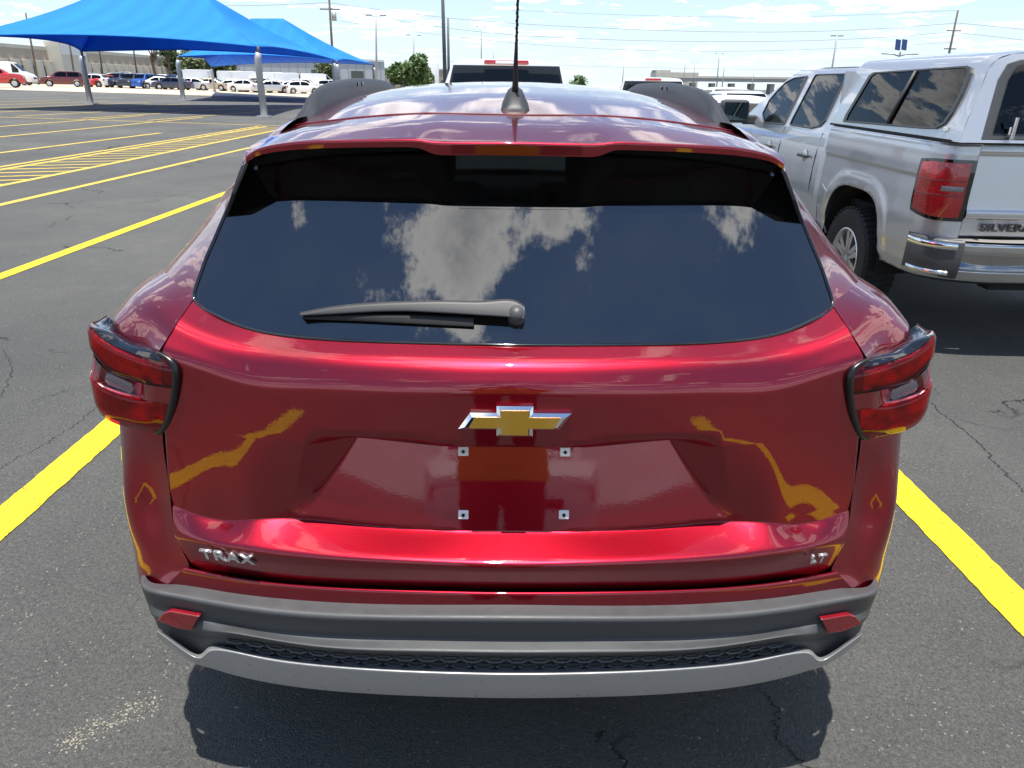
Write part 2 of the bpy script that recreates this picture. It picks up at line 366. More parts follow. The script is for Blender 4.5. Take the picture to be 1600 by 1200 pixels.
# ------------------------------------------------------------------ ground
def g(x, y=0):
    """height of the lot: level round the red car, falling gently to the right, rising a little far left"""
    def ss(t): t = max(0, min(1, t)); return t*t*(3-2*t)
    z = -.10*ss((x-1.95)/.75)
    if x > 5.3: z -= .045*(min(x, 24)-5.3)
    if x < -9: z += .017*(min(-x, 60)-9)
    return z
def asphalt():
    M = mat('asphalt', (.075, .075, .075), .82); N, L, b = nodes(M)
    tc = N.new('ShaderNodeTexCoord')
    def noise_(s, d=4, r=.5):
        n = N.new('ShaderNodeTexNoise'); n.inputs['Scale'].default_value = s; n.inputs['Detail'].default_value = d; n.inputs['Roughness'].default_value = r
        L.new(tc.outputs['Object'], n.inputs['Vector']); return n
    def rng(src, a, b_, c=0, d=1):
        m_ = N.new('ShaderNodeMapRange'); m_.inputs[1].default_value = a; m_.inputs[2].default_value = b_; m_.inputs[3].default_value = c; m_.inputs[4].default_value = d
        L.new(src, m_.inputs[0]); return m_.outputs[0]
    def mix(f, c1, c2, t='MIX'):
        m_ = N.new('ShaderNodeMixRGB'); m_.blend_type = t
        for i, q in ((0, f), (1, c1), (2, c2)):
            if isinstance(q, (int, float)): m_.inputs[i].default_value = q
            elif isinstance(q, tuple): m_.inputs[i].default_value = (*q, 1)
            else: L.new(q, m_.inputs[i])
        return m_.outputs[0]
    big = noise_(.35, 6, .6); mid = noise_(4, 6, .65); fine = noise_(72, 5, .75)
    ag = N.new('ShaderNodeTexVoronoi'); ag.inputs['Scale'].default_value = 210; L.new(tc.outputs['Object'], ag.inputs['Vector'])
    c = mix(rng(big.outputs[0], .35, .68), (.084, .0835, .078), (.150, .146, .132))
    c = mix(rng(mid.outputs[0], .3, .72, 0, .55), c, (.070, .070, .067))
    c = mix(rng(fine.outputs[0], .46, .64, 0, .9), c, mix(.55, c, (.024, .024, .025)))
    # worn stones showing pale through the seal coat
    sp = N.new('ShaderNodeSeparateColor'); L.new(ag.outputs['Color'], sp.inputs[0])
    st = N.new('ShaderNodeMath'); st.operation = 'MULTIPLY'; L.new(rng(sp.outputs[0], .985, .99), st.inputs[0]); L.new(rng(mid.outputs[0], .45, .6), st.inputs[1])
    c = mix(st.outputs[0], c, (.34, .31, .25))
    # long thin cracks: edges of large bent cells, broken up
    nd = noise_(1.3, 7, .62); ad = N.new('ShaderNodeVectorMath'); ad.operation = 'MULTIPLY_ADD'
    ad.inputs[1].default_value = (.9, .9, 0); L.new(nd.outputs['Color'], ad.inputs[0]); L.new(tc.outputs['Object'], ad.inputs[2])
    vc = N.new('ShaderNodeTexVoronoi'); vc.feature = 'DISTANCE_TO_EDGE'; vc.inputs['Scale'].default_value = .34; L.new(ad.outputs[0], vc.inputs['Vector'])
    ck = N.new('ShaderNodeMath'); ck.operation = 'MULTIPLY'; L.new(rng(vc.outputs[0], .0012, .0036, 1, 0), ck.inputs[0]); L.new(rng(noise_(1.1, 3).outputs[0], .47, .56), ck.inputs[1])
    c = mix(ck.outputs[0], c, (.012, .012, .012))
    L.new(c, b.inputs['Base Color'])
    hb = N.new('ShaderNodeMath'); hb.operation = 'MULTIPLY_ADD'; hb.inputs[1].default_value = -.9; L.new(ck.outputs[0], hb.inputs[0])
    h2 = N.new('ShaderNodeMath'); h2.operation = 'MULTIPLY_ADD'; h2.inputs[1].default_value = .8; L.new(fine.outputs[0], h2.inputs[0]); L.new(rng(ag.outputs['Distance'], 0, .7, .5, 0), h2.inputs[2]); L.new(h2.outputs[0], hb.inputs[2])
    bp = N.new('ShaderNodeBump'); bp.inputs['Strength'].default_value = 1.0; bp.inputs['Distance'].default_value = .011; L.new(hb.outputs[0], bp.inputs['Height']); L.new(bp.outputs[0], b.inputs['Normal'])
    return M
ASPH = asphalt()
def ground():
    xs = [-900, -400, -200, -110, -60, -40, -25, -15, -9] + [-7+i for i in range(9)] + [1.95+.094*i for i in range(9)] + [3.2, 4, 5.3, 6.5, 8, 12, 17, 24, 40, 90, 200, 500, 1000]
    ys = [-60, -30, -15, -8, -4, -2, 0, 1, 2, 3, 4, 6, 8, 12, 20, 40, 80, 160, 400, 1000, 2600]
    V = [(x, y, g(x, y)) for x in xs for y in ys]; n = len(ys)
    F = [(i*n+j, (i+1)*n+j, (i+1)*n+j+1, i*n+j+1) for i in range(len(xs)-1) for j in range(n-1)]
    o = mesh_obj('ground', V, F, ASPH); o['kind'] = 'structure'; return o
ground()
YEL = mat('yellow_line_paint', (.62, .43, .008), .6)
def yel():
    N, L, b = nodes(YEL); tc = N.new('ShaderNodeTexCoord')
    n = N.new('ShaderNodeTexNoise'); n.inputs['Scale'].default_value = 75; n.inputs['Detail'].default_value = 5; n.inputs['Roughness'].default_value = .7; L.new(tc.outputs['Object'], n.inputs[0])
    r = N.new('ShaderNodeValToRGB'); r.color_ramp.elements[0].position = .345; r.color_ramp.elements[0].color = (.16, .115, .02, 1)
    r.color_ramp.elements[1].position = .47; r.color_ramp.elements[1].color = (.74, .55, .004, 1); L.new(n.outputs[0], r.inputs[0]); L.new(r.outputs[0], b.inputs['Base Color'])
    n2 = N.new('ShaderNodeTexNoise'); n2.inputs['Scale'].default_value = 140; L.new(tc.outputs['Object'], n2.inputs[0])
    bp = N.new('ShaderNodeBump'); bp.inputs['Strength'].default_value = .5; bp.inputs['Distance'].default_value = .004; L.new(n2.outputs[0], bp.inputs['Height']); L.new(bp.outputs[0], b.inputs['Normal'])
yel()
GROUND = bpy.data.objects['ground']
YELF = add_noise(mat('faded_line_paint', (.50, .36, .06), .8), 5, .4, 6)
def line(x0, y0, x1, y1, w, name='painted_line', lift=.004):
    d = Vector((x1-x0, y1-y0, 0)); l = d.length; d.normalize(); p = Vector((-d.y, d.x, 0))
    n = max(2, int(l/.04)) if l < 12 else max(2, int(l/1.2)); V = []
    for i in range(n+1):
        c = Vector((x0, y0, 0))+d*(l*i/n)
        for s in (-1, 1):
            q = c+p*(s*w/2+random.uniform(-.003, .003)); V.append((q.x, q.y, g(q.x)+lift))
    F = [(2*i, 2*i+2, 2*i+3, 2*i+1) for i in range(n)]
    o = mesh_obj(name, V, F, YELF if x0 < -5 or y0 > 25 else YEL, GROUND); return o
line(-1.95, -1.2, -1.93, 6.6, .155)
line(1.70, -1.2, 1.66, 6.6, .155)
for x in (5.3, 8.0, 10.7): line(x, .5, x, 6.6, .12)
for x0, x1 in ((-4.38, -4.12), (-6.88, -6.55), (-11.7, -11.0), (-14.3, -13.6), (-16.9, -16.2)): line(x0, 4.0 if x0 > -5 else 6.0, x1, 24 if x0 > -12 else 34, .14)
# hatched no-parking strip
hx0, hx1 = (-8.0, 9.0, -8.15, 29.0), (-9.45, 9.0, -9.2, 29.0)
line(*hx0, .14); line(*hx1, .14)
line(-9.72, 9.0, -9.48, 29.0, .12)
for k in range(30):
    y = 9.3+k*.65
    line(-9.38, y, -8.07, y+.55, .12, lift=.0035)
for k in range(7): line(-30+k*2.6, 30.5, -28.5+k*2.6, 50, .14)
line(-34, 29.6, -4, 29.6, .16)

CRK = mat('crack_shade', (.012, .012, .013), .95)
def crack(uvs, w, seed):
    """an open crack: a ragged dark ribbon wandering through ground points"""
    r = random.Random(seed); P_ = []
    for u, v in uvs: q = at(u, v, z=0); q.z = g(q.x); q = at(u, v, z=q.z); P_.append(q)
    pts = spline(P_, 26*len(uvs)); V = []; F = []; off = 0
    for i, p in enumerate(pts):
        off = off*.8+r.uniform(-.009, .009); t = (pts[min(i+1, len(pts)-1)]-pts[max(0, i-1)]).normalized(); n_ = V3_(-t.y, t.x); ww = w*r.uniform(.25, 1.2)*(.3+.7*math.sin(math.pi*i/(len(pts)-1))**.5)
        c = p+n_*off; V += [(c.x-n_.x*ww, c.y-n_.y*ww, g(c.x)+.003), (c.x+n_.x*ww, c.y+n_.y*ww, g(c.x)+.003)]
    for i in range(len(pts)-1): F.append((2*i, 2*i+1, 2*i+3, 2*i+2))
    mesh_obj('crack', V, F, CRK, GROUND)
def V3_(x, y): return Vector((x, y, 0))
crack(((1447, 610), (1480, 650), (1535, 690), (1550, 715), (1590, 755), (1640, 800)), .004, 1)
crack(((1480, 645), (1530, 660), (1600, 668)), .0018, 2)
crack(((1183, 1075), (1210, 1120), (1215, 1155), (1250, 1195), (1265, 1240)), .0035, 3)
crack(((-20, 742), (60, 700), (120, 660), (190, 618)), .0022, 4)
crack(((1440, 590), (1455, 600), (1470, 615)), .002, 6)
crack(((-10, 640), (15, 570), (5, 545)), .002, 5)

def grit():
    r = random.Random(4); V = []; F = []
    def chip(x, y, s_):
        i = len(V); z = g(x)
        for k in range(5): a = k*1.2566+r.uniform(-.3, .3); q = s_*r.uniform(.7, 1.2); V.append((x+q*math.cos(a), y+q*math.sin(a), z+.0005))
        V.append((x+r.uniform(-.2, .2)*s_, y, z+s_*.6))
        for k in range(5): F.append((i+k, i+(k+1) % 5, i+5))
    for k in range(260):
        t = r.random(); q = at(95+t*150+r.gauss(0, 10), 1165-t*75+r.gauss(0, 10), z=0); chip(q.x, q.y, r.uniform(.0012, .0034))
    for k in range(60):
        q = at(r.uniform(880, 1060), r.uniform(1120, 1170), z=0); chip(q.x, q.y, r.uniform(.0008, .002))
    for k in range(420):
        q = (r.uniform(-3, 3.2), r.uniform(1.0, 6)); chip(q[0], q[1], r.uniform(.001, .0035))
    o = mesh_obj('loose_grit', V, F, add_noise(mat('pale_stone', (.27, .245, .19), .9), 50, .4), None, False); o['kind'] = 'stuff'
grit()
# ------------------------------------------------------------------ the red car (its long axis is the y axis, rear towards the camera)
TR = thing('parked_hatchback', 'dark red hatchback crossover seen from behind, gold cross emblem on its tailgate', 'car', (0, 3.4, 0))
def RP(u, v, Y0): return at(u, v, F=lambda x, z: Y0+.145*x*x)
def row(Y0, *uv): return [RP(u, v, Y0) for u, v in uv]
def FG(x, z): return 1.36+(z-1.086)*.9325+.13*x*x+.08*x**6
def GP(u, v, off=0): return at(u, v, F=lambda x, z: FG(x, z)-off)
R0 = [GP(*q) for q in ((800, 539), (605, 534), (475, 527), (377, 509), (330, 488), (303, 466))]
R1 = row(1.275, (800, 607), (600, 606), (480, 602), (395, 597), (330, 577), (285, 561), (251, 550))
R2 = row(1.268, (800, 698), (640, 697), (500, 693), (400, 684), (369, 679), (310, 666), (256, 652))
R3 = row(1.286, (800, 830), (590, 823), (495, 813)) + row(1.277, (440, 810)) + row(1.262, (395, 812), (360, 814), (313, 806), (266, 788))
R4 = row(1.205, (800, 885), (660, 880), (495, 871), (400, 861), (355, 854)) + [RP(315, 846, 1.216), RP(272, 836, 1.238)]
R5 = row(1.228, (800, 922), (660, 919), (467, 911), (348, 896), (315, 889), (297, 880))
# ease row between glass and shoulder so the top face is slightly crowned
R01 = [a.lerp(b, .5)+Vector((0, -.012, .010)) for a, b in zip(spline(R0, 12), spline(R1, 12))]
zt = R2[0].z
def recess(p):
    """the number-plate bay sunk into the middle of the tailgate"""
    x = abs(p.x)
    zb = .6865+.028*min(1, (x/.5)**2); zt_ = zt-.006
    if p.z > zt_+.004 or p.z < zb-.004: return p
    t = (zt_-p.z)/(zt_-zb); t = max(0, min(1, t))
    xi = .325+(.452-.325)*t; xo = .425+(.482-.425)*t
    s = (x-xi)/(xo-xi); s = max(0, min(1, s)); s = 1-s
    ed = min(1, (zt_+.004-p.z)/.010)
    d = (.076*(1-t)-.145*.65*p.x*p.x*(1-.55*t))*s*ed-.0012*math.sin(math.pi*t)*(1-s)
    return Vector((p.x, p.y+d, p.z))
def tailgate():
    n = 361
    rows = [R0, R01, R1, R2, R3, R4, R5]; rad = [0, .02, .016, .006, .012, .012, .004]
    RR = [spline(mirror_row(r), n) for r in rows]; V = []; F = []; m_ = None
    for i in range(n):
        c = fillet([r[i] for r in RR[:4]], rad[:4], 6, 6)
        a, b = RR[3][i], RR[4][i]
        lo = fillet([a.lerp(b, .985)]+[r[i] for r in RR[4:]], [0]+rad[4:], 6, 6)
        mid = [a.lerp(b, .004+k*(.975/44)) for k in range(45)]
        c = c+mid+lo[1:]
        # turn the bottom edge inwards
        e = c[-1]; c += [e+Vector((0, .004, -.003)), e+Vector((0, .03, -.002))]
        c = [recess(p) for p in c]; m_ = len(c); V += c
    for i in range(n-1):
        for j in range(m_-1): q = i*m_+j; F.append((q, q+1, q+m_+1, q+m_))
    o = mesh_obj('tailgate', V, F, RED, TR); solid(o, .012, 1 if False else -1); return o
TG = tailgate()
# rear window
EDGE = [GP(*q) for q in ((384, 250), (373, 277), (358, 320), (349, 341), (334, 376), (321, 406), (310, 437))]
def window():
    rows = []
    for k, e in enumerate(EDGE):
        zc = 1.437+(1.086-1.437)*(k/(len(EDGE)))
        r = []
        for s in (0, .2, .4, .6, .75, .88, .96, 1):
            x = e.x*s; z = zc+(e.z-zc)*s**2.4; r.append(Vector((x, FG(x, z), z)))
        rows.append(r)
    rows.append(R0)
    o = loft('rear_window', rows, [.05]*len(rows), 121, GLASS_D, TR, seg=3, nb=3); return o
WIN = window()
ring = list(reversed(R0))+[Vector((-p.x, p.y, p.z)) for p in R0[1:]]
rim = [e for e in EDGE]+[R0[-1]]+list(reversed(R0[:-1]))
rim_full = [Vector((p.x, p.y-.002, p.z)) for p in spline(rim, 60)]
full = rim_full+[Vector((-p.x, p.y, p.z)) for p in reversed(rim_full[:-1])]
tubeo('window_seal', full, .0036, GLOSS, TR, 6)
# spoiler and roof
def SM(u, v): return at(u, v, F=lambda x, z: 1.80+.36*x*x)
SEAM = [SM(*q) for q in ((800, 180), (735, 178.5), (667, 177.5), (610, 180), (556, 184.5), (512, 189.5), (480, 193.5), (459, 197))]
LT = row(1.555, (800, 223), (700, 222.5), (676, 221.5), (655, 218.5), (640, 218), (605, 218.3), (530, 219.5), (462, 222), (420, 228), (397, 235), (384, 244))
LB = row(1.558, (800, 243), (700, 242.5), (676, 240), (655, 231.5), (640, 230), (605, 230), (530, 231), (462, 234), (420, 239), (397, 246), (384, 255))
UN = [Vector((x, FG(x, z)-.006, z)) for x, z in ((0, 1.43), (-.2, 1.428), (-.4, 1.418), (-.52, 1.405), (-.60, 1.39))]
loft('spoiler', [SEAM, [a.lerp(b, .5)+Vector((0, 0, .006)) for a, b in zip(spline(SEAM, 11), spline(LT, 11))], LT, LB], [0, .05, .006, 0], 181, RED, TR, seg=5, nb=5)
loft('spoiler_underside', [LB, [a.lerp(b, .08)+Vector((0, 0, .004)) for a, b in zip(spline(LB, 9), spline(UN, 9))], UN], [0, .003, 0], 121, GLOSS, TR)
bl = [row(1.549, (800, 227), (705, 226.5)), row(1.551, (800, 241), (705, 240.5))]
loft('brake_lamp', bl, [0, 0], 41, LENS_P, TR, seg=2)
def roofrow(y, zc, xe, drop):
    return [Vector((-xe*s, y, zc-drop*(.16*(s/.5)**2 if s <= .5 else .16+.84*((s-.5)/.5)**1.6))) for s in (0, .25, .5, .7, .85, .95, 1)]
SEAM2 = [p+Vector((0, .004, -.001)) for p in SEAM]
ROOF = [SEAM2, roofrow(2.12, 1.5455, .585, .066), roofrow(2.5, 1.572, .62, .072), roofrow(3.0, 1.585, .635, .075), roofrow(3.5, 1.578, .63, .075), roofrow(3.95, 1.548, .60, .07)]
loft('roof', ROOF, [.1]*6, 121, RED, TR, seg=6, nb=5)
sg = [p+Vector((0, .002, .0005)) for p in SEAM]
tubeo('roof_seam', mirror_row(sg), .0028, mat('seam_shade', (.12, .002, .01), .5), TR, 5)
# black winglets closing the spoiler's ends
def winglets():
    a = LB[-1]; pts = [a, a.lerp(GP(352, 338), .55)+Vector((0, -.012, 0)), GP(351, 339), GP(358, 320), GP(366, 298), GP(373, 277), GP(384, 250)]
    for s in (1, -1):
        prismo('spoiler_winglet', [Vector((p.x*s, p.y-.001, p.z)) for p in pts], (.006*s, 0, 0), DARK, TR)
winglets()
# body sides
def V3(*a): return Vector(a)
W0 = [GP(381, 260), V3(-.598, 1.80, 1.447), V3(-.603, 2.12, 1.472), V3(-.636, 2.5, 1.494), V3(-.65, 3.0, 1.505), V3(-.645, 3.5, 1.498), V3(-.612, 3.95, 1.465), V3(-.665, 4.45, 1.23), V3(-.72, 4.85, 1.05)]
W00 = [p+Vector((.035, 0, .012)) for p in W0]
W1 = [GP(350, 339), V3(-.715, 1.80, 1.318), V3(-.738, 2.0, 1.325), V3(-.735, 2.5, 1.34), V3(-.735, 3.2, 1.345), V3(-.715, 3.85, 1.325), V3(-.715, 4.4, 1.19), V3(-.74, 4.85, 1.046)]
W2 = [GP(321, 406), V3(-.785, 1.75, 1.218), V3(-.82, 1.95, 1.208), V3(-.815, 2.5, 1.2), V3(-.81, 3.2, 1.2), V3(-.80, 3.9, 1.18), V3(-.78, 4.4, 1.12), V3(-.765, 4.85, 1.042)]
W3 = [GP(304, 464), V3(-.79, 1.60, 1.155), V3(-.865, 1.76, 1.140), V3(-.878, 2.0, 1.122), V3(-.86, 2.5, 1.09), V3(-.85, 3.2, 1.07), V3(-.845, 4.0, 1.05), V3(-.83, 4.85, 1.035)]
NOSE = lambda z, f: [V3(-.80, 5.33, z), V3(-.5, 5.55*f, z), V3(0, 5.62*f, z)]
W4 = [at(275, 507, Y=1.392), V3(-.80, 1.475, 1.132), V3(-.862, 1.57, 1.130), V3(-.903, 1.75, 1.120), V3(-.91, 2.0, 1.102), V3(-.895, 2.5, 1.06), V3(-.89, 3.2, 1.03), V3(-.885, 4.2, 1.0), V3(-.87, 4.9, .985)]+NOSE(.92, 1)
W5 = [RP(248, 549, 1.275), at(215, 536, x=-.792), at(188, 520, x=-.842), at(178, 502, x=-.874), at(187, 481, x=-.902), V3(-.914, 1.66, 1.100), V3(-.918, 1.85, 1.085), V3(-.918, 2.1, 1.055), V3(-.905, 2.6, 1.0), V3(-.9, 3.2, .97), V3(-.895, 4.2, .95), V3(-.885, 4.9, .93)]+NOSE(.86, 1.005)
W6 = [V3(-.735, 1.37, .985), V3(-.80, 1.39, .985), V3(-.865, 1.44, .985), V3(-.897, 1.55, .985), V3(-.912, 1.8, .975), V3(-.912, 2.2, .95), V3(-.9, 3.2, .9), V3(-.89, 4.9, .87)]+NOSE(.78, 1.01)
def side(v, ug, us, Y0, xs, zs):
    return [RP(ug, v, Y0), RP((ug+us)/2-3, v+1, Y0+.004), at(us+7, v, x=xs+.018), at(us, v, x=xs), V3(-.888, 1.56, zs), V3(-.902, 1.8, zs-.01), V3(-.902, 2.2, zs-.02), V3(-.885, 3.2, zs-.03), V3(-.885, 4.9, zs-.03)]+NOSE(zs-.05, 1.015)
W7 = side(690, 253, 191, 1.270, -.866, .86)
W8 = side(762, 265, 193, 1.262, -.866, .75)
W8b = side(792, 267, 196, 1.258, -.866, .71)
W9 = side(838, 273, 205, 1.240, -.864, .65)
W10 = side(888, 299, 216, 1.224, -.858, .585)
W11 = side(914, 283, 221, 1.207, -.858, .535)
W12 = [V3(-.80, 1.36, .40), V3(-.84, 1.40, .40), V3(-.868, 1.5, .40), V3(-.885, 1.8, .38), V3(-.885, 2.2, .36), V3(-.87, 3.2, .34), V3(-.87, 4.9, .36)]+NOSE(.36, 1.01)
W13 = [V3(-.72, 1.45, .30), V3(-.76, 1.5, .29), V3(-.80, 1.8, .27), V3(-.82, 2.2, .25), V3(-.82, 3.2, .24), V3(-.82, 4.9, .25)]+[V3(-.76, 5.3, .25), V3(-.45, 5.5, .26), V3(0, 5.55, .26)]
FA = [LT[-1], LT[-1].lerp(SEAM[-1], .5)+Vector((0, 0, .006)), SEAM[-1], ROOF[1][-1], ROOF[2][-1], ROOF[3][-1], ROOF[4][-1], ROOF[5][-1]]
FB = [LB[-1]+Vector((-.006, .004, -.004)), V3(-.612, 1.70, 1.428), W0[1], W0[2], W0[3], W0[4], W0[5], W0[6]]
FA = [p+Vector((.035, 0, -.004)) for p in FA]
def half(name, rows, rad, n, m_, parent, seg=5, nb=4):
    o = loft(name, rows, rad, n, m_, parent, seg, nb, mirror=False); return o
def mirrored(o):
    """the twin panel on the other flank"""
    me = o.data.copy(); me.transform(Matrix.Diagonal((-1, 1, 1, 1))); me.flip_normals()
    c = bpy.data.objects.new(o.name, me); COL.objects.link(c); c.parent = o.parent; return c
def cut_arch(o, f, snap=True):
    """take away the faces inside the wheel opening f(y, z) < 1 and draw the cut edge on to f = 1"""
    bm = bmesh.new(); bm.from_mesh(o.data)
    dead = [fa for fa in bm.faces if f(fa.calc_center_median().y, fa.calc_center_median().z) < 1]
    bmesh.ops.delete(bm, geom=dead, context='FACES')
    for v in bm.verts:
        if v.is_boundary:
            q = f(v.co.y, v.co.z)
            if .55 < q < 1.5:
                for _ in range(6):
                    q = f(v.co.y, v.co.z); e = 1e-3
                    gy = (f(v.co.y+e, v.co.z)-q)/e; gz = (f(v.co.y, v.co.z+e)-q)/e; l = gy*gy+gz*gz
                    if l < 1e-9: break
                    st = (1-q)/l; v.co.y += gy*st; v.co.z += gz*st
    bm.to_mesh(o.data); bm.free()
mirrored(half('roof_edge', [FA, [a.lerp(b, .5)+Vector((-.004, 0, .006)) for a, b in zip(spline(FA, 14), spline(FB, 14))], FB], [0, .02, 0], 80, RED, TR))
up_ = half('cabin_side', [W00, W0, W1, W2, W3], [0, .02, .05, .05, 0], 90, RED, TR); mirrored(up_)
body = half('body_side', [W3, W4, W5, W6, W7, W8, W8b, W9, W10, W11], [0, .05, .004, .06, .06, .05, .05, .05, .02, 0], 220, RED, TR)
def circ(yc, r): return lambda y, z: math.hypot(y-yc, z-.335)/r
for yc in (2.08, 4.78): cut_arch(body, circ(yc, .39))
mirrored(body)
clad = half('side_cladding', [W11, W12, W13], [0, .03, 0], 140, TRIM, TR)
for yc in (2.08, 4.78): cut_arch(clad, circ(yc, .365))
mirrored(clad)
for s in (-1, 1):
    for yc in (2.08, 4.78):
        V = []; F = []
        for k in range(33):
            a = -.35+(math.pi+.7)*k/32
            for r, x in ((.362, .80), (.36, .90), (.368, .912), (.405, .912), (.412, .895)): V.append((s*x, yc+r*math.cos(a), .335+r*math.sin(a)))
        for k in range(32):
            for j in range(4): q = k*5+j; F.append((q, q+1, q+6, q+5))
        fix_out(mesh_obj('arch_trim', V, F, TRIM, TR))
def wheel(parent, x, y, z, r, w, s, rimr, tyre_m=RUBBER, spokes=5, name='wheel'):
    """s = -1 left, 1 right: outer face looks along s"""
    wo = bpy.data.objects.new(name, None); COL.objects.link(wo); wo.parent = parent; wo.location = (x, y, z)
    bm = bmesh.new(); h = w/2
    prof = [(-h*.9, rimr), (-h, rimr+.03), (-h, r-.03), (-h*.8, r-.006), (-h*.3, r), (h*.3, r), (h*.8, r-.006), (h, r-.03), (h, rimr+.03), (h*.9, rimr), (-h*.9, rimr)]
    lathe(bm, prof, 40)
    # tread blocks
    for k in range(46):
        a = 2*math.pi*k/46
        for q, sh in ((-.55, 0), (.0, .5), (.55, 0)):
            aa = a+sh*2*math.pi/46
            M_ = Matrix.Rotation(aa, 4, 'X')
            vs = box(bm, (0, 0, 0), (w*.27, .026, .014)); bmesh.ops.transform(bm, matrix=Matrix.Translation((0, 0, 0)) @ M_ @ Matrix.Translation((q*h*1.15, 0, r)), verts=vs)
    t = bm_obj('tyre', bm, tyre_m, wo, False); autosmooth(t, 40)
    bm = bmesh.new()
    lathe(bm, [(s*h*.95, rimr+.004), (s*h*.98, rimr-.006), (s*h*.8, rimr-.02), (-s*h*.7, rimr-.03)], 40)
    hub = [(s*h*.75, .0001), (s*h*.78, .05), (s*h*.6, .075)]; lathe(bm, hub, 24)
    for k in range(spokes):
        for dd in (-.11, .11):
            a = 2*math.pi*(k/spokes)+dd
            M_ = Matrix.Rotation(a+dd*.6, 4, 'X')
            vs = box(bm, (0, 0, 0), (.03, .045, rimr-.03)); bmesh.ops.transform(bm, matrix=M_ @ Matrix.Translation((s*h*.68, 0, (rimr+.03)/2)), verts=vs)
    rm = bm_obj('rim', bm, ALLOY, wo); autosmooth(rm, 40)
    bm = bmesh.new(); lathe(bm, [(s*h*.1, .001), (s*h*.1, rimr-.03)], 32); bm_obj('brake_disc', bm, mat('brake_shade', (.05, .05, .05), .6, .5), wo)
    return wo
for s in (-1, 1):
    for y in (2.08, 4.78): wheel(TR, s*.785, y, .335, .335, .215, s, .225)
    for y in (2.08, 4.78):
        bm = bmesh.new(); poly = [Vector((s*.60, y+.40*math.cos(a), .335+.40*math.sin(a))) for a in [math.pi*k/20-.2 for k in range(21)]]
        for i in range(20):
            a, b = poly[i], poly[i+1]; o_ = Vector((s*.27, 0, 0)); bm.faces.new([bm.verts.new(q) for q in (a, b, b+o_, a+o_)])
        bm.faces.new([bm.verts.new(q) for q in poly])
        bmesh.ops.remove_doubles(bm, verts=bm.verts, dist=1e-4); bm_obj('wheel_liner', bm, DARK, TR)
# windscreen, bonnet, floor
WS = [roofrow(3.95, 1.546, .60, .07), [V3(-.66*s, 4.45+.05*(1-s*s), 1.25-.03*s) for s in (0, .4, .8, 1)], [V3(-.74*s, 4.86+.10*(1-s*s), 1.03) for s in (0, .4, .8, 1)]]
loft('windscreen', WS, [0, .1, 0], 41, GLASS_C, TR)
HD = [[V3(-.80*s, 4.86+.10*(1-s*s), 1.035+.02*(1-s*s)) for s in (0, .4, .8, 1)], [V3(-.86*s, 5.1+.1*(1-s*s), .99+.03*(1-s*s)) for s in (0, .4, .8, 1)], [V3(-.80*s, 5.33+.28*(1-s**3), .925) for s in (0, .4, .8, 1)]]
loft('bonnet', HD, [0, .1, 0], 41, RED, TR)
bm = bmesh.new(); box(bm, (0, 3.45, .27), (1.55, 4.0, .04)); bm_obj('underbody', bm, DARK, TR)
# side windows: panels standing a few millimetres proud of the cabin sides
def side_glass(y0, y1, s0=.14, s1=.93):
    RR = [spline(r, 200) for r in (W0, W1, W2, W3)]
    def pt(y, t):
        ps = []
        for r in RR:
            i = min(range(200), key=lambda k: abs(r[k].y-y)); ps.append(r[i])
        f = t*3; i = min(2, int(f)); q = ps[i].lerp(ps[i+1], f-i); return Vector((q.x-.006, y, q.z))
    n = 24; V = []; F = []
    for a in range(n+1):
        for b in range(9): V.append(pt(y0+(y1-y0)*a/n, s0+(s1-s0)*b/8))
    for a in range(n):
        for b in range(8): q = a*9+b; F.append((q, q+1, q+10, q+9))
    o = mesh_obj('side_window', V, F, GLASS_S, TR); mirrored(o); return o
side_glass(2.05, 2.92); side_glass(3.0, 3.85)
# interior
def seat(x, y, w=.5):
    bm = bmesh.new(); box(bm, (x, y+.25, .55), (w, .5, .16), bev=.04); box(bm, (x, y, .86), (w, .13, .62), Matrix.Rotation(R_(-12), 3, 'X'), bev=.05)
    box(bm, (x, y-.07, 1.25), (.26, .10, .17), bev=.04); tube(bm, [(x-.06, y-.05, 1.1), (x-.06, y-.06, 1.22)], .007); tube(bm, [(x+.06, y-.05, 1.1), (x+.06, y-.06, 1.22)], .007)
    return bm_obj('seat', bm, CLOTH, TR)
for x in (-.42, .42): seat(x, 2.35)
for x in (-.37, .37): seat(x, 3.3, .52)
boxo('rear_bench', (0, 2.4, .78), (1.25, .14, .55), CLOTH, TR, bev=.03)
boxo('dashboard', (0, 4.45, .93), (1.4, .5, .22), DARK, TR, bev=.05)
boxo('load_floor', (0, 1.9, .62), (1.1, .8, .03), CLOTH, TR)
boxo('rear_view_mirror', (0, 3.98, 1.40), (.24, .03, .07), DARK, TR, bev=.01)
boxo('headliner', (0, 2.9, 1.43), (1.1, 2.0, .015), mat('headliner_cloth', (.16, .16, .16), .9), TR)
for s in (-1, 1):
    prismo('pillar_trim', [V3(s*.60, 1.70, 1.40), V3(s*.585, 2.02, 1.42), V3(s*.70, 2.02, 1.12), V3(s*.66, 1.52, 1.13)], (-.01*s, 0, 0), DARK, TR)
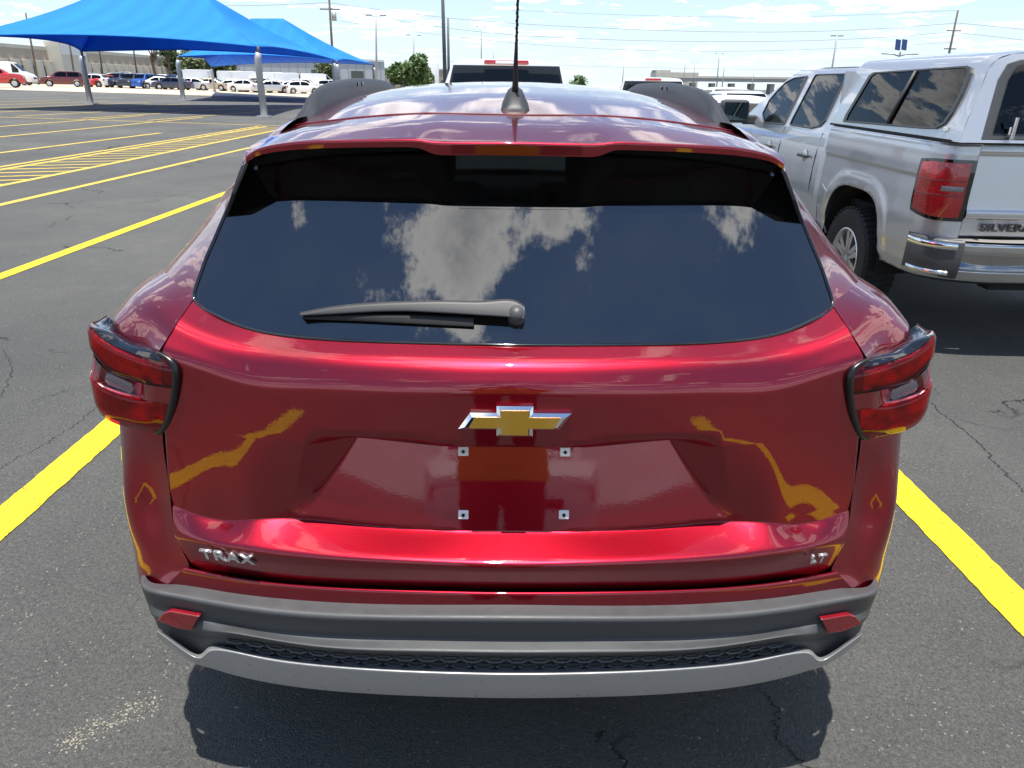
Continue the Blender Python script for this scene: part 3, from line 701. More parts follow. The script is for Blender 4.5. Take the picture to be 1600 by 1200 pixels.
# painted bumper strip, grained cladding, grille, silver skid plate
BM0 = row(1.245, (800, 921.5), (660, 918.5), (467, 910.5), (348, 895.5), (312, 888), (294, 883))
BM1 = row(1.212, (800, 925), (660, 922.5), (467, 914), (348, 899), (308, 891), (288, 887))
BM2 = row(1.206, (800, 947), (660, 946), (425, 935), (330, 921), (283, 914), (262, 913))
loft('bumper', [BM0, BM1, BM2], [0, .010, 0], 121, RED, TR)
def wrap(r, xs, ys, z, dz=0): return r+[V3(xs, ys, z), V3(-.898, ys+.12, z+dz), V3(-.905, 1.74, z+dz)]
K0 = wrap(row(1.206, (800, 945), (660, 945), (425, 934), (330, 921), (275, 913), (240, 911)), -.868, 1.40, .525)
K1 = wrap(row(1.165, (800, 967), (660, 966), (425, 956), (330, 942), (270, 931), (238, 924)), -.872, 1.40, .505)
K2 = wrap(row(1.178, (800, 1000), (660, 998), (425, 986), (340, 972), (275, 954), (240, 944)), -.868, 1.40, .47)
K2b = wrap(row(1.172, (800, 1004), (660, 1002), (425, 990), (345, 975), (290, 966), (243, 956)), -.862, 1.40, .45)
K3 = wrap(row(1.146, (800, 1021), (660, 1019), (480, 1009), (390, 994), (350, 988)) + row(1.165, (310, 985), (278, 976), (246, 966)), -.855, 1.40, .43)
K4 = wrap(row(1.176, (800, 1027), (660, 1025), (480, 1015), (400, 1003), (350, 997)) + row(1.19, (310, 995), (280, 985), (248, 972)), -.85, 1.40, .41)
K5 = wrap(row(1.178, (800, 1046), (660, 1043), (500, 1033), (400, 1019), (345, 1008)) + row(1.185, (312, 1024), (282, 1010), (250, 985)), -.84, 1.40, .37)
loft('bumper_cladding', [K0, K1, K2, K2b, K3, K4, K5], [0, .012, .008, .008, .008, .006, 0], 181, TRIM, TR)
M0 = row(1.172, (800, 1046), (660, 1043), (500, 1033.5), (400, 1020), (340, 1009), (328, 1010), (312, 1022), (284, 1008), (247, 981))
M1 = row(1.150, (800, 1053), (660, 1050), (500, 1040), (400, 1026), (342, 1015), (328, 1016), (312, 1028), (284, 1014), (246, 986))
M2 = row(1.156, (800, 1078), (660, 1074), (500, 1063), (400, 1047), (342, 1034), (326, 1034), (312, 1036), (284, 1022), (246, 992))
M3 = row(1.17, (800, 1092), (660, 1089), (500, 1079), (400, 1064), (342, 1049), (326, 1044), (312, 1040), (284, 1026), (246, 996))
M4 = [p+Vector((0, .10, .015)) for p in M3]
loft('skid_plate', [M0, M1, M2, M3, M4], [0, .005, .02, .005, 0], 221, SKID, TR)
def honeycomb():
    top = spline(mirror_row(row(1.174, (800, 1026), (660, 1024), (480, 1014), (400, 1002), (352, 997))), 200)
    bot = spline(mirror_row(row(1.176, (800, 1045), (660, 1042), (500, 1032), (400, 1018), (350, 1007))), 200)
    bm = bmesh.new()
    def P_(s, t):
        i = max(0, min(198, int(s*199))); f = s*199-i
        return top[i].lerp(top[i+1], f).lerp(bot[i].lerp(bot[i+1], f), t)
    n = 26
    for r_ in range(2):
        for k in range(n):
            cs = (k+.5+(.5 if r_ else 0))/(n+.5); ct = .2+.52*r_
            ring = []
            for q, (dx, dy) in enumerate(((-1, 0), (-.55, -1), (.55, -1), (1, 0), (.55, 1), (-.55, 1))):
                a = P_(min(1, max(0, cs+dx*.46/n)), max(-.05, min(1.05, ct+dy*.24)))
                b_ = P_(min(1, max(0, cs+dx*.36/n)), max(-.05, min(1.05, ct+dy*.15)))
                ring.append((bm.verts.new(a+Vector((0, -.004, 0))), bm.verts.new(b_+Vector((0, -.002, 0))), bm.verts.new(b_+Vector((0, .004, 0)))))
            for q in range(6):
                a, b_ = ring[q], ring[(q+1) % 6]
                bm.faces.new((a[0], b_[0], b_[1], a[1])); bm.faces.new((a[1], b_[1], b_[2], a[2]))
    return bm_obj('honeycomb_grille', bm, TRIM, TR)
honeycomb()
def patch(name, uv, Y0, depth, m_, parent, off=0, bev=.002, mirror=True):
    """flat piece cut to a pixel outline on the bowed rear face, given real thickness; and its mirror twin"""
    pts = [RP(u, v, Y0-off) for u, v in uv]; c = sum(pts, Vector())/len(pts)
    n_ = (pts[1]-pts[0]).cross(pts[2]-pts[0]).normalized()
    if n_.y > 0: n_ = -n_
    out = []
    for s in ((1, -1) if mirror else (1,)):
        pp = [Vector((p.x*s, p.y, p.z)) for p in pts]; nn = Vector((n_.x*s, n_.y, n_.z))
        out.append(prismo(name, [p-nn*depth*.6 for p in pp], nn*depth, m_, parent, bev))
    return out
patch('reflector', ((247, 967), (258, 956), (268, 953), (313, 961), (301, 983), (276, 979)), 1.165, .012, LENS_B, TR)
# tail lamps
def lamp():
    def LP(u, v, o=0):
        p = at(u, v, F=lambda x, z: 1.275+.145*x*x+o)
        return p if p.x > -.888+max(0, o)*.5 else at(u, v, x=-.888+max(0, o)*.5)
    outs = []
    def part(name, rows, rad, m_, par, n=40):
        for s in (1, -1):
            rr = [[Vector((p.x*s, p.y, p.z)) for p in r] for r in rows]
            o = loft(name, rr, rad, n, m_, par[0 if s == 1 else 1], 4, 4, mirror=False); outs.append(o)
            if m_ is LENS_O: loft('lamp_reflector', [[p+Vector((-.006*s if p.x*s < -.86 else 0, .013, 0)) for p in r] for r in rr], rad, n, LENS_I, o, 4, 4, mirror=False)
    roots = []
    for s in (1, -1):
        e = bpy.data.objects.new('tail_lamp', None); COL.objects.link(e); e.parent = TR; roots.append(e)
    top_b = [at(249, 549, Y=1.365), at(216, 536, x=-.800), at(190, 520, x=-.848), at(179.5, 504, x=-.866)]
    top_f = [LP(272, 572, -.006), LP(260, 566), LP(235, 560), LP(193, 546), LP(160, 528), LP(146, 514), at(153, 504, x=-.893), at(164, 497, x=-.888)]
    part('lamp_top', [top_b, [a.lerp(b, .5)+Vector((0, -.002, .008)) for a, b in zip(spline(top_b, 7), spline(top_f, 7))], top_f], [0, .02, 0], GLOSS, roots)
    u0 = [LP(272, 572, -.006), LP(260, 567), LP(235, 561), LP(193, 547), LP(160, 529), LP(146, 515), at(152, 504, x=-.897), at(166, 495, x=-.895)]
    u1 = [LP(275, 580, -.012), LP(262, 577, -.012), LP(235, 570, -.012), LP(193, 555, -.014), LP(160, 537, -.014), LP(144, 523, -.012), at(149, 512, x=-.901), at(166, 500, x=-.902)]
    u2 = [LP(276, 602, -.012), LP(262, 601, -.012), LP(240, 598, -.012), LP(205, 590, -.013), LP(165, 574, -.014), LP(144, 549, -.012), at(150, 541, x=-.901), V3(-.905, 1.50, 1.048)]
    u3 = [LP(276, 608, -.012), LP(262, 607, -.012), LP(235, 603, -.012), LP(210, 596, .008), LP(168, 579, .012), LP(151, 560, .012), V3(-.898, 1.53, 1.032)]
    part('upper_lens', [u0, u1, u2, u3], [0, .008, .006, 0], LENS_O, roots)
    m1 = [LP(276, 607, -.012), LP(262, 606, -.012), LP(235, 602, -.012), LP(212, 597, .010), LP(168, 580, .016), LP(152, 565, .016), V3(-.895, 1.56, 1.024)]
    m2 = [LP(273, 632, -.012), LP(262, 631, -.012), LP(235, 628, -.012), LP(212, 623, .010), LP(168, 610, .016), LP(155, 603, .016), V3(-.895, 1.56, .985)]
    part('middle_lens', [m1, m2], [0, 0], LENS_P, roots)
    l0 = [LP(273, 630, -.012), LP(262, 629, -.012), LP(235, 627, -.012), LP(210, 618, .008), LP(170, 607, .010), LP(155, 598, .010), V3(-.898, 1.56, .985)]
    l1 = [LP(272, 634, -.012), LP(260, 633, -.012), LP(238, 631, -.013), LP(206, 625, -.014), LP(168, 612, -.014), LP(151, 602, -.012), V3(-.909, 1.56, .978)]
    l2 = [LP(262, 668, -.010), LP(252, 668, -.010), LP(232, 666, -.012), LP(200, 658, -.012), LP(172, 650, -.012), LP(157, 641, -.010), V3(-.905, 1.56, .925)]
    l3 = [LP(250, 680, .006), LP(240, 678, .004), LP(225, 675, .004), LP(200, 669, .004), LP(176, 661, .004), LP(163, 653, .006), V3(-.893, 1.56, .905)]
    l4 = [p+Vector((.0, .06, .008)) for p in l3]
    part('lower_lens', [l0, l1, l2, l3, l4], [0, .008, .012, .006, 0], LENS_O, roots)
    # black bezel along the inner edge
    bz = [LP(247, 549, .0), LP(262, 557, -.004), LP(274, 569, -.008), LP(279, 584, -.01), LP(279, 605, -.01), LP(275, 632, -.01), LP(267, 660, -.008), LP(259, 676, -.004), LP(247, 681, .004)]
    bi = [LP(245, 555, -.002), LP(258, 563, -.006), LP(266, 573, -.010), LP(269, 586, -.013), LP(268, 606, -.013), LP(264, 630, -.013), LP(256, 657, -.011), LP(248, 670, -.008), LP(240, 676, .0)]
    bo = [p+Vector((.004, .05, 0)) for p in bz]
    part('bezel', [bi, [a.lerp(b, .5)+Vector((0, -.004, 0)) for a, b in zip(bi, bz)], bz, bo], [0, .006, .005, 0], BEZEL, roots)
    # reversing lamp in the notch
    rv = [LP(u, v, .012) for u, v in ((166, 583), (180, 588), (206, 600), (209, 610), (204, 616), (185, 609), (168, 602), (163, 592))]
    for s, e in zip((1, -1), roots):
        pp = [Vector((p.x*s, p.y, p.z)) for p in rv]
        prismo('reversing_lens', pp, Vector((0, .012, 0)), LENS_W, e, .0015)
lamp()
# roof rails
def rail(s):
    prof = [(2.02, 1.478, .0), (2.09, 1.500, .03), (2.16, 1.53, .055), (2.26, 1.556, .075), (2.4, 1.572, .083), (2.6, 1.583, .08), (2.9, 1.592, .078), (3.3, 1.592, .076), (3.6, 1.58, .07), (3.75, 1.555, .045), (3.85, 1.53, .01)]
    V = []; F = []; n = 60
    sp_ = spline([V3(0, y, z) for y, z, h in prof], n)
    for k, p in enumerate(sp_):
        y = p.y; q = k/(n-1)
        xo = .592+.012*math.sin(math.pi*q); zr = 1.468+.045*math.sin(math.pi*min(1, max(0, (y-1.9)/2.1)))-.004
        zt_ = p.z-.004; w = .042
        zb = min(zr, zt_-.004)
        ring = [(xo, zb-.01), (xo+.002, zb+(zt_-zb)*.6), (xo-.004, zt_-.008), (xo-.014, zt_), (xo-w+.018, zt_-.001), (xo-w+.006, zt_-.008), (xo-w+.0, zb+(zt_-zb)*.7), (xo-w-.004, zb+(zt_-zb)*.55), (xo-w-.006, zb+.0)]
        V += [(s*a, y, b) for a, b in ring]
    m_ = 9
    for k in range(n-1):
        for j in range(m_-1): a = k*m_+j; F.append((a, a+1, a+m_+1, a+m_))
    F.append(tuple(range(m_))); F.append(tuple((n-1)*m_+j for j in range(m_)))
    o = mesh_obj('roof_rail', V, F, RAILM, TR); fix_out(o); autosmooth(o, 50)
    for yy in (2.72, 2.80): boxo('rail_plug', (s*.545, yy, 1.568), (.006, .016, .014), GLOSS, o, bev=.002)
RAILM = add_noise(mat('rail_grey', (.02, .021, .024), .5, .0), 40, .08)
rail(-1); rail(1)
# aerial
bm = bmesh.new()
secs = [(1.86, .036, .0, .006), (1.875, .036, .0, .02), (1.92, .034, .0, .040), (1.97, .03, 0, .046), (2.03, .022, 0, .035), (2.08, .01, 0, .006)]
rings = []
for y, w, _, h in secs:
    zb = 1.5115+(y-1.86)*.145
    rings.append([bm.verts.new((a*w, y, zb-.006+b*h)) for a, b in ((-1, 0), (-.98, .35), (-.62, .85), (-.25, 1), (.25, 1), (.62, .85), (.98, .35), (1, 0))])
for i in range(len(rings)-1):
    for k in range(7): bm.faces.new((rings[i][k], rings[i][k+1], rings[i+1][k+1], rings[i+1][k]))
bm.faces.new(rings[0]); bm.faces.new(rings[-1])
an = bpy.data.objects.new('aerial', None); COL.objects.link(an); an.parent = TR
bo = bm_obj('aerial_base', bm, RAILM, an, True); autosmooth(bo, 50)
mast = [V3(0, 1.93, 1.555), V3(0, 1.925, 1.60), V3(.001, 1.915, 1.66), V3(.003, 1.89, 1.78), V3(.005, 1.86, 1.95)]
tubeo('mast', spline(mast, 30), [.0085-.0055*min(1, k/9) for k in range(30)], RUBBER, an, 10)
bm = bmesh.new()
sp_ = spline(mast, 200); pts = [p+Vector((math.cos(k*.75), math.sin(k*.75), 0))*.0032 for k, p in enumerate(sp_) if k > 40]
tube(bm, pts, .0013, 5); bm_obj('mast_coil', bm, RUBBER, an, True)
# wiper
def wiper():
    w = bpy.data.objects.new('wiper', None); COL.objects.link(w); w.parent = TR
    def sect(name, top, bot, o_top, o_bot, m_):
        rows = [[GP(u, v, o_top) for u, v in top], [GP(u, v, o_top+.006) for u, v in [(a, b+3) for a, b in top]], [GP(u, v, o_bot) for u, v in bot], [GP(u, v, .004) for u, v in bot]]
        n0 = [GP(u, v, .002) for u, v in top]
        o = loft(name, [n0]+rows, [0, .004, .004, .004, 0], 40, m_, w, 2, 3, mirror=False); return o
    sect('wiper_arm', ((640, 470), (700, 469), (765, 469), (812, 472), (820, 478)), ((640, 487), (700, 490), (762, 494), (800, 497), (818, 500)), .030, .034, RAILM)
    sect('wiper_blade', ((469, 488), (510, 480), (560, 474), (610, 471), (642, 470)), ((470, 494), (510, 492), (560, 489), (610, 487), (642, 487)), .024, .028, RAILM)
    sect('wiper_rubber', ((474, 494), (560, 491), (660, 492), (740, 496)), ((476, 499), (560, 502), (660, 507), (740, 511)), .012, .010, RUBBER)
    c = GP(807, 496, 0); nn = Vector((0, -.73, .68))
    tubeo('wiper_pivot', [c-nn*.004, c+nn*.02, c+nn*.03], [.019, .018, .013], TRIM, w, 20)
wiper()
# cross emblem, letters, plate clips
def cross(sc):
    w, h, cw, ch, sk = .079*sc, .0165*sc, .0265*sc, .027*sc, .024
    return [(-w, -h), (-cw, -h), (-cw, -ch), (cw, -ch), (cw, -h), (w-sk*sc, -h), (w, h), (cw, h), (cw, ch), (-cw, ch), (-cw, h), (-w+sk*sc, h)]
em = RP(807, 657, 1.270); tilt = math.atan2(R1[0].y-R2[0].y, R1[0].z-R2[0].z)
EM = Matrix.Translation((0, em.y, em.z)) @ Matrix.Rotation(math.pi/2-tilt, 4, 'X')
def emb(poly, z0, z1, m_, par, bev):
    bm = bmesh.new(); prism(bm, [Vector((a, b, z0)) for a, b in poly], (0, 0, z1-z0)); bmesh.ops.recalc_face_normals(bm, faces=bm.faces)
    if bev:
        es = [e for e in bm.edges if all(abs(v.co.z-z1) < 1e-6 for v in e.verts)]
        bmesh.ops.bevel(bm, geom=es, offset=bev, segments=1, affect='EDGES')
    bm.transform(EM); return bm_obj('emblem_border' if par is TG else 'emblem_field', bm, m_, par)
cr = [(-.112, -.0165), (-.036, -.0165), (-.036, -.031), (.036, -.031), (.036, -.0165), (.088, -.0165), (.112, .0185), (.036, .0185), (.036, .033), (-.036, .033), (-.036, .0185), (-.088, .0185)]
ci = [(-.090, -.0105), (-.027, -.0105), (-.027, -.025), (.027, -.025), (.027, -.0105), (.077, -.0105), (.090, .0125), (.027, .0125), (.027, .027), (-.027, .027), (-.027, .0125), (-.077, .0125)]
e1 = emb(cr, -.002, .014, CHROME, TG, .007)
e2 = emb(ci, .012, .0165, GOLD, e1, 0)
def face_mat(p, n_, roll=0):
    z = n_.normalized(); x = Vector((0, 0, 1)).cross(z).normalized(); y = z.cross(x)
    Mm = Matrix((x, y, z)).transposed().to_4x4(); Mm.translation = p; return Mm @ Matrix.Rotation(roll, 4, 'Z')
def surf_n(u, v, Y0s):
    a = RP(u, v, Y0s); b = RP(u+20, v, Y0s); n_ = Vector((0, 0, 1)).cross(b-a); return (n_ if n_.y < 0 else -n_).normalized()
p = RP(357, 868, 1.2115); n_ = surf_n(357, 868, 1.21); n_.z = -.22
text_mesh('model_lettering', 'TRAX',   .036, .0028, BRIGHT, TG, face_mat(p+n_.normalized()*.004, n_, R_(.0)), bold=.0006, xs=1.22)
p = RP(1275, 869, 1.2115); n_ = surf_n(1275, 869, 1.21); n_.z = -.22
text_mesh('trim_lettering', 'LT', .032, .0028, BRIGHT, TG, face_mat(p+n_.normalized()*.007, n_), bold=.0006, xs=1.0)
for u, v, yy in ((724, 705, 1.330), (883, 706, 1.330), (724, 804, 1.292), (881, 804, 1.292)):
    p = at(u, v, Y=yy+.003); n_ = Vector((0, -1, .27))
    bm = bmesh.new(); box(bm, (0, 0, 0), (.022, .020, .006), bev=.002); bm.transform(face_mat(p, n_)); c = bm_obj('plate_clip', bm, WHITE, TG)
    bm = bmesh.new(); lathe(bm, [(0, .0005), (0, .0035), (-.004, .0035)], 10); bm.transform(face_mat(p+n_.normalized()*.0035, n_) @ Matrix.Rotation(math.pi/2, 4, 'Y')); bm_obj('clip_hole', bm, DARK, c)
for o_ in TR.children_recursive:
    if o_.type == 'MESH':
        mx_ = max((v.co.length for v in o_.data.vertices), default=0)
        if mx_ > 7: print('BIG', o_.name, mx_)
def adopt(root):
    inv = root.matrix_world.inverted() if root.matrix_world != Matrix() else Matrix.Translation(-root.location)
    for ch in root.children: ch.matrix_parent_inverse = inv
bpy.context.view_layer.update(); adopt(TR)
# ------------------------------------------------------------------ silver pickup with a canopy over its bed
PK = thing('pickup_truck', 'silver crew-cab pickup with a camper shell over its bed, right of the red car', 'pickup', (3.735, 4.50, -.10), (R_(.5), 0, R_(-.7)))
bpy.context.view_layer.update(); PKM = PK.matrix_world.copy(); PKI = PKM.inverted()
def tl(u, v, fx):
    """truck-frame point at pixel (u, v) on the truck surface x = fx(z)"""
    d = fw+(u-800)/FPX*RT-(v-600)/FPX*UP; lo, hi = 2.0, 20.0
    f = lambda t: (lambda q: q.x-fx(q.z))(PKI @ (CAM+d*t))
    s0 = f(lo)
    for _ in range(50):
        mi = (lo+hi)/2
        if (f(mi) > 0) == (s0 > 0): lo = mi
        else: hi = mi
    return PKI @ (CAM+d*lo)
def twin(o, parent=None):
    me = o.data.copy(); me.transform(Matrix.Diagonal((-1, 1, 1, 1))); me.flip_normals()
    c = bpy.data.objects.new(o.name, me); COL.objects.link(c); c.parent = parent or o.parent
    for k in o.children: twin(k, c)
    return c
def bed():
    path = [V3(-.797, .125, 0), V3(-.86, .135, 0), V3(-.93, .165, 0), V3(-.98, .24, 0), V3(-1.0, .36, 0), V3(-1.008, .6, 0), V3(-1.01, 1.2, 0), V3(-1.005, 1.94, 0)]
    cols = spline(path, 150)
    zs = [(1.378, .055), (1.372, .022), (1.35, .012), (1.30, .004), (1.22, 0), (1.16, .002), (1.135, .012), (1.0, .008), (.85, .002), (.72, .004), (.60, .02), (.50, .05)]
    arch = lambda y, z: (abs((y-1.235)/.50)**3.4+abs((z-.40)/.555)**3.4)**(1/3.4) if z > .2 else 9
    V = []; F = []; zz = []
    for a in range(len(zs)-1):
        for k in range(8): t = k/8; zz.append((zs[a][0]+(zs[a+1][0]-zs[a][0])*t, zs[a][1]+(zs[a+1][1]-zs[a][1])*(t*t*(3-2*t))))
    zz.append(zs[-1])
    for c in cols:
        for z, off in zz:
            q = arch(c.y, z); fl = max(0, min(1, (1.22-q)/.10)); fl = fl*fl*(3-2*fl)*.009 if c.y > .4 else 0
            nx = 1 if c.y > .35 else .75
            V.append((c.x+off*nx-fl*min(1, max(0, (c.y-.4)/.15)), c.y+(.0 if c.y > .35 else off*.5), z))
    m_ = len(zz)
    for i in range(len(cols)-1):
        for j in range(m_-1): q = i*m_+j; F.append((q, q+1, q+m_+1, q+m_))
    o = mesh_obj('bed_side', V, F, SILVER, PK); fix_out(o); cut_arch(o, arch); solid(o, .012, -1); twin(o)
    bm = bmesh.new(); pts = [(1.235+.52*math.cos(a)*(1 if True else 1), .40+.56*math.sin(a)) for a in [math.pi*k/24 for k in range(25)]]
    poly = [Vector((-.62, y, z)) for y, z in pts]
    bm.faces.new([bm.verts.new(p) for p in poly])
    for i in range(24): bm.faces.new([bm.verts.new(p) for p in (poly[i], poly[i+1], poly[i+1]+V3(-.37, 0, 0), poly[i]+V3(-.37, 0, 0))])
    bmesh.ops.remove_doubles(bm, verts=bm.verts, dist=1e-4)
    o = bm_obj('wheel_liner', bm, DARK, PK); twin(o)
bed()
# tail lamps wrap the rear corners
def tlamp():
    path = spline([V3(-.803, .116, 0), V3(-.86, .126, 0), V3(-.935, .157, 0), V3(-.988, .237, 0), V3(-1.010, .36, 0), V3(-1.018, .47, 0)], 40)
    def piece(name, t0, t1, zt, zb, off, m_, par):
        V = []; F = []; n = 26
        for i in range(n+1):
            t = t0+(t1-t0)*i/n; k = min(38, int(t*39)); p = path[k].lerp(path[k+1], t*39-k)
            tn = (path[k+1]-path[k]).normalized(); no = Vector((tn.y, -tn.x, 0)); no = -no if no.y > 0 and p.y < .2 else no
            if no.x > 0: no = -no
            for j in range(9):
                s_ = j/8; bul = off*(1-.55*abs(2*s_-1)**4)
                z = zt(t)+(zb(t)-zt(t))*s_; q = p+no*bul; V.append((q.x, q.y, z))
        for i in range(n):
            for j in range(8): q = i*9+j; F.append((q, q+1, q+10, q+9))
        o = mesh_obj(name, V, F, m_, par); fix_out(o); return o
    hs = piece('tail_lamp', 0, .80, lambda t: 1.275-.03*max(0, t-.5)**1.2*2, lambda t: .895+.10*max(0, t-.35)**1.4, .012, GLOSS, PK)
    piece('lamp_lens', .07, .74, lambda t: 1.255-.03*max(0, t-.5)**1.2*2, lambda t: .918+.10*max(0, t-.35)**1.4, .020, LENS_T, hs)
    piece('reversing_lens', .10, .34, lambda t: 1.12, lambda t: 1.075, .0235, LENS_W, hs)
    piece('lens_bar', .08, .72, lambda t: 1.150, lambda t: 1.140, .022, LENS_R, hs)
    piece('lens_bar', .08, .72, lambda t: 1.060, lambda t: 1.048, .022, LENS_R, hs)
    twin(hs)
tlamp()
# tailgate with lettering
def tg():
    xs = [(0, 0), (-.3, .003), (-.6, .012), (-.79, .022)]
    def r(z, y): return [V3(x, y+dy, z) for x, dy in xs]
    o = loft('tailgate', [r(1.375, .15), r(1.372, .118), r(1.325, .108), r(1.305, .125), r(1.27, .122), r(.975, .10), r(.955, .088), r(.925, .090), r(.905, .108), r(.80, .112), r(.79, .14)], [0, .01, .008, .01, .01, .008, .008, .008, .008, .008, 0], 41, SILVER, PK)
    M_ = Matrix.Translation((-.44, .107, .858)) @ Matrix.Rotation(math.pi/2, 4, 'X')
    text_mesh('lettering', 'SILVERADO', .068, .004, mat('dark_letter_chrome', (.10, .10, .11), .25, .8), o, M_, bold=.0014, xs=1.25)
    bm = bmesh.new(); box(bm, (0, .12, 1.18), (.26, .02, .10), bev=.01); bm_obj('tailgate_handle', bm, TRIM, o)
tg()
def bump():
    P_ = [V3(0, -.035, 0), V3(-.4, -.03, 0), V3(-.68, -.008, 0), V3(-.82, .03, 0), V3(-.93, .10, 0), V3(-.995, .21, 0), V3(-1.012, .33, 0)]
    def r(z, o, x=0): return [p+Vector((0 if k < 3 else o*.6, o, z)) for k, p in enumerate(P_)]
    b = loft('rear_bumper', [r(.782, .12), r(.776, .015), r(.765, .002), r(.725, .0), r(.70, .004), r(.690, .012), r(.60, .055), r(.592, .012), r(.53, .02), r(.505, .05), r(.50, .12)], [0, .006, .006, .006, .005, .006, .006, .006, .01, .01, 0], 101, CHROME_T, PK)
    # grey tread strip on top and black corner steps
    t = loft('tread_strip', [r(.786, .125), r(.785, .02)], [0, 0], 61, mat('tread_grey', (.22, .21, .19), .6), b)
    cs = spline(P_, 60); V = []; F = []
    seg = [p for p in cs if -1.02 < p.x < -.80]
    for p in seg:
        k = (p.x+1.012)/(-.80+1.012)
        for z, o in ((.79, .02), (.787, -.012), (.77, -.022), (.60, -.022), (.545+.02*(1-k), -.012), (.53+.02*(1-k), .03)): V.append((p.x+(o*.5 if p.x < -.9 else 0), p.y+o, z))
    for i in range(len(seg)-1):
        for j in range(5): q = i*6+j; F.append((q, q+1, q+7, q+6))
    c = mesh_obj('corner_step', V, F, TRIM, b); fix_out(c)
    V = []; F = []
    for p in seg[2:]:
        for z, o in ((.770, -.024), (.762, -.030), (.735, -.030), (.728, -.023)): V.append((p.x+(o*.5 if p.x < -.9 else 0), p.y+o, z))
    for i in range(len(seg)-3):
        for j in range(3): q = i*4+j; F.append((q, q+1, q+5, q+4))
    c2 = mesh_obj('chrome_strip', V, F, CHROME, c); fix_out(c2)
    V = []; F = []
    for p in seg[3:-2]:
        for z, o in ((.588, -.021), (.582, -.032), (.562, -.030), (.556, -.012)): V.append((p.x+(o*.5 if p.x < -.9 else 0), p.y+o, z))
    for i in range(len(seg)-6):
        for j in range(3): q = i*4+j; F.append((q, q+1, q+5, q+4))
    c3 = mesh_obj('chrome_strip', V, F, CHROME, c); fix_out(c3); twin(c)
    boxo('hitch_beam', (0, .12, .52), (1.1, .12, .12), DARK, b)
bump()
# cab
def cabside(z):   # x of the left cab side at height z
    pts = [(.42, -.95), (.5, -.98), (.7, -1.008), (1.0, -1.003), (1.2, -.985), (1.29, -.965), (1.33, -.945), (1.80, -.745), (1.84, -.70)]
    for (a, xa), (b, xb) in zip(pts, pts[1:]):
        if a <= z <= b: return xa+(xb-xa)*(z-a)/(b-a)
    return pts[0][1] if z < .42 else pts[-1][1]
def cab():
    zl = [.42, .5, .6, .7, .85, 1.0, 1.1, 1.2, 1.26, 1.29, 1.315]
    ys = [1.965+k*.03 for k in range(129)]
    arch = lambda y, z: (abs((y-4.88)/.50)**3.4+abs((z-.40)/.555)**3.4)**(1/3.4)
    V = [(cabside(z)+(.0 if y > 2.0 else .02)+max(0, y-5.3)**2*.45, y, z) for y in ys for z in zl]; m_ = len(zl)
    F = [(i*m_+j, i*m_+j+1, (i+1)*m_+j+1, (i+1)*m_+j) for i in range(len(ys)-1) for j in range(m_-1)]
    o = mesh_obj('body_side', V, F, SILVER, PK); fix_out(o); cut_arch(o, arch); twin(o)
    # greenhouse side with pillars; roof; windscreen
    gh = [[V3(cabside(1.315), y, 1.315) for y in (1.965, 2.6, 3.4, 4.55)], [V3(cabside(1.5), y, 1.5) for y in (1.97, 2.6, 3.4, 4.28)], [V3(cabside(1.78), y, 1.78) for y in (1.985, 2.5, 3.2, 3.72)], [V3(-.715, y, 1.828) for y in (1.99, 2.5, 3.1, 3.62)], [V3(-.66, y, 1.845) for y in (2.0, 2.5, 3.1, 3.58)]]
    o = loft('cabin_side', gh, [0, .05, .03, .02, 0], 60, SILVER, PK, mirror=False); twin(o)
    rf = [[V3(-.68*s, y, z+.035*(1-s*s)) for s in (0, .5, .85, 1)] for y, z in ((1.965, 1.835), (2.4, 1.845), (3.0, 1.845), (3.58, 1.83))]
    loft('cabin_roof', rf, [.05]*4, 31, SILVER, PK)
    loft('windscreen', [[V3(-.68*s, 3.56+.05*(1-s*s), 1.84+.03*(1-s*s)) for s in (0, .5, 1)], [V3(-.93*s, 4.52+.12*(1-s*s), 1.32) for s in (0, .5, 1)]], [0, 0], 21, GLASS_C, PK)
    loft('bonnet', [[V3(-.93*s, 4.5+.1*(1-s*s), 1.315+.02*(1-s*s)) for s in (0, .5, 1)], [V3(-.94*s, 5.2, 1.27+.04*(1-s*s)) for s in (0, .5, 1)], [V3(-.88*s, 5.68, 1.16+.04*(1-s*s)) for s in (0, .5, 1)], [V3(-.85*s, 5.8, 1.0) for s in (0, .5, 1)], [V3(-.85*s, 5.82, .5) for s in (0, .5, 1)]], [0, .1, .08, .05, 0], 31, SILVER, PK)
    boxo('cab_back', (0, 1.97, 1.1), (1.88, .02, 1.4), SILVER, PK)
    boxo('underbody', (0, 3.0, .50), (1.5, 5.2, .10), DARK, PK)
    boxo('bed_floor', (0, 1.0, .80), (1.7, 1.7, .05), DARK, PK)
    for x in (-.4, .4):
        bm = bmesh.new(); box(bm, (x, 2.35, 1.0), (.55, .16, .75), bev=.05); box(bm, (x, 2.32, 1.45), (.28, .10, .18), bev=.04); bm_obj('seat', bm, CLOTH, PK)
        bm = bmesh.new(); box(bm, (x, 3.35, 1.0), (.5, .16, .75), bev=.05); box(bm, (x, 3.3, 1.45), (.28, .10, .18), bev=.04); bm_obj('seat', bm, CLOTH, PK)
    boxo('dashboard', (0, 4.25, 1.15), (1.6, .5, .3), DARK, PK, bev=.05)
cab()
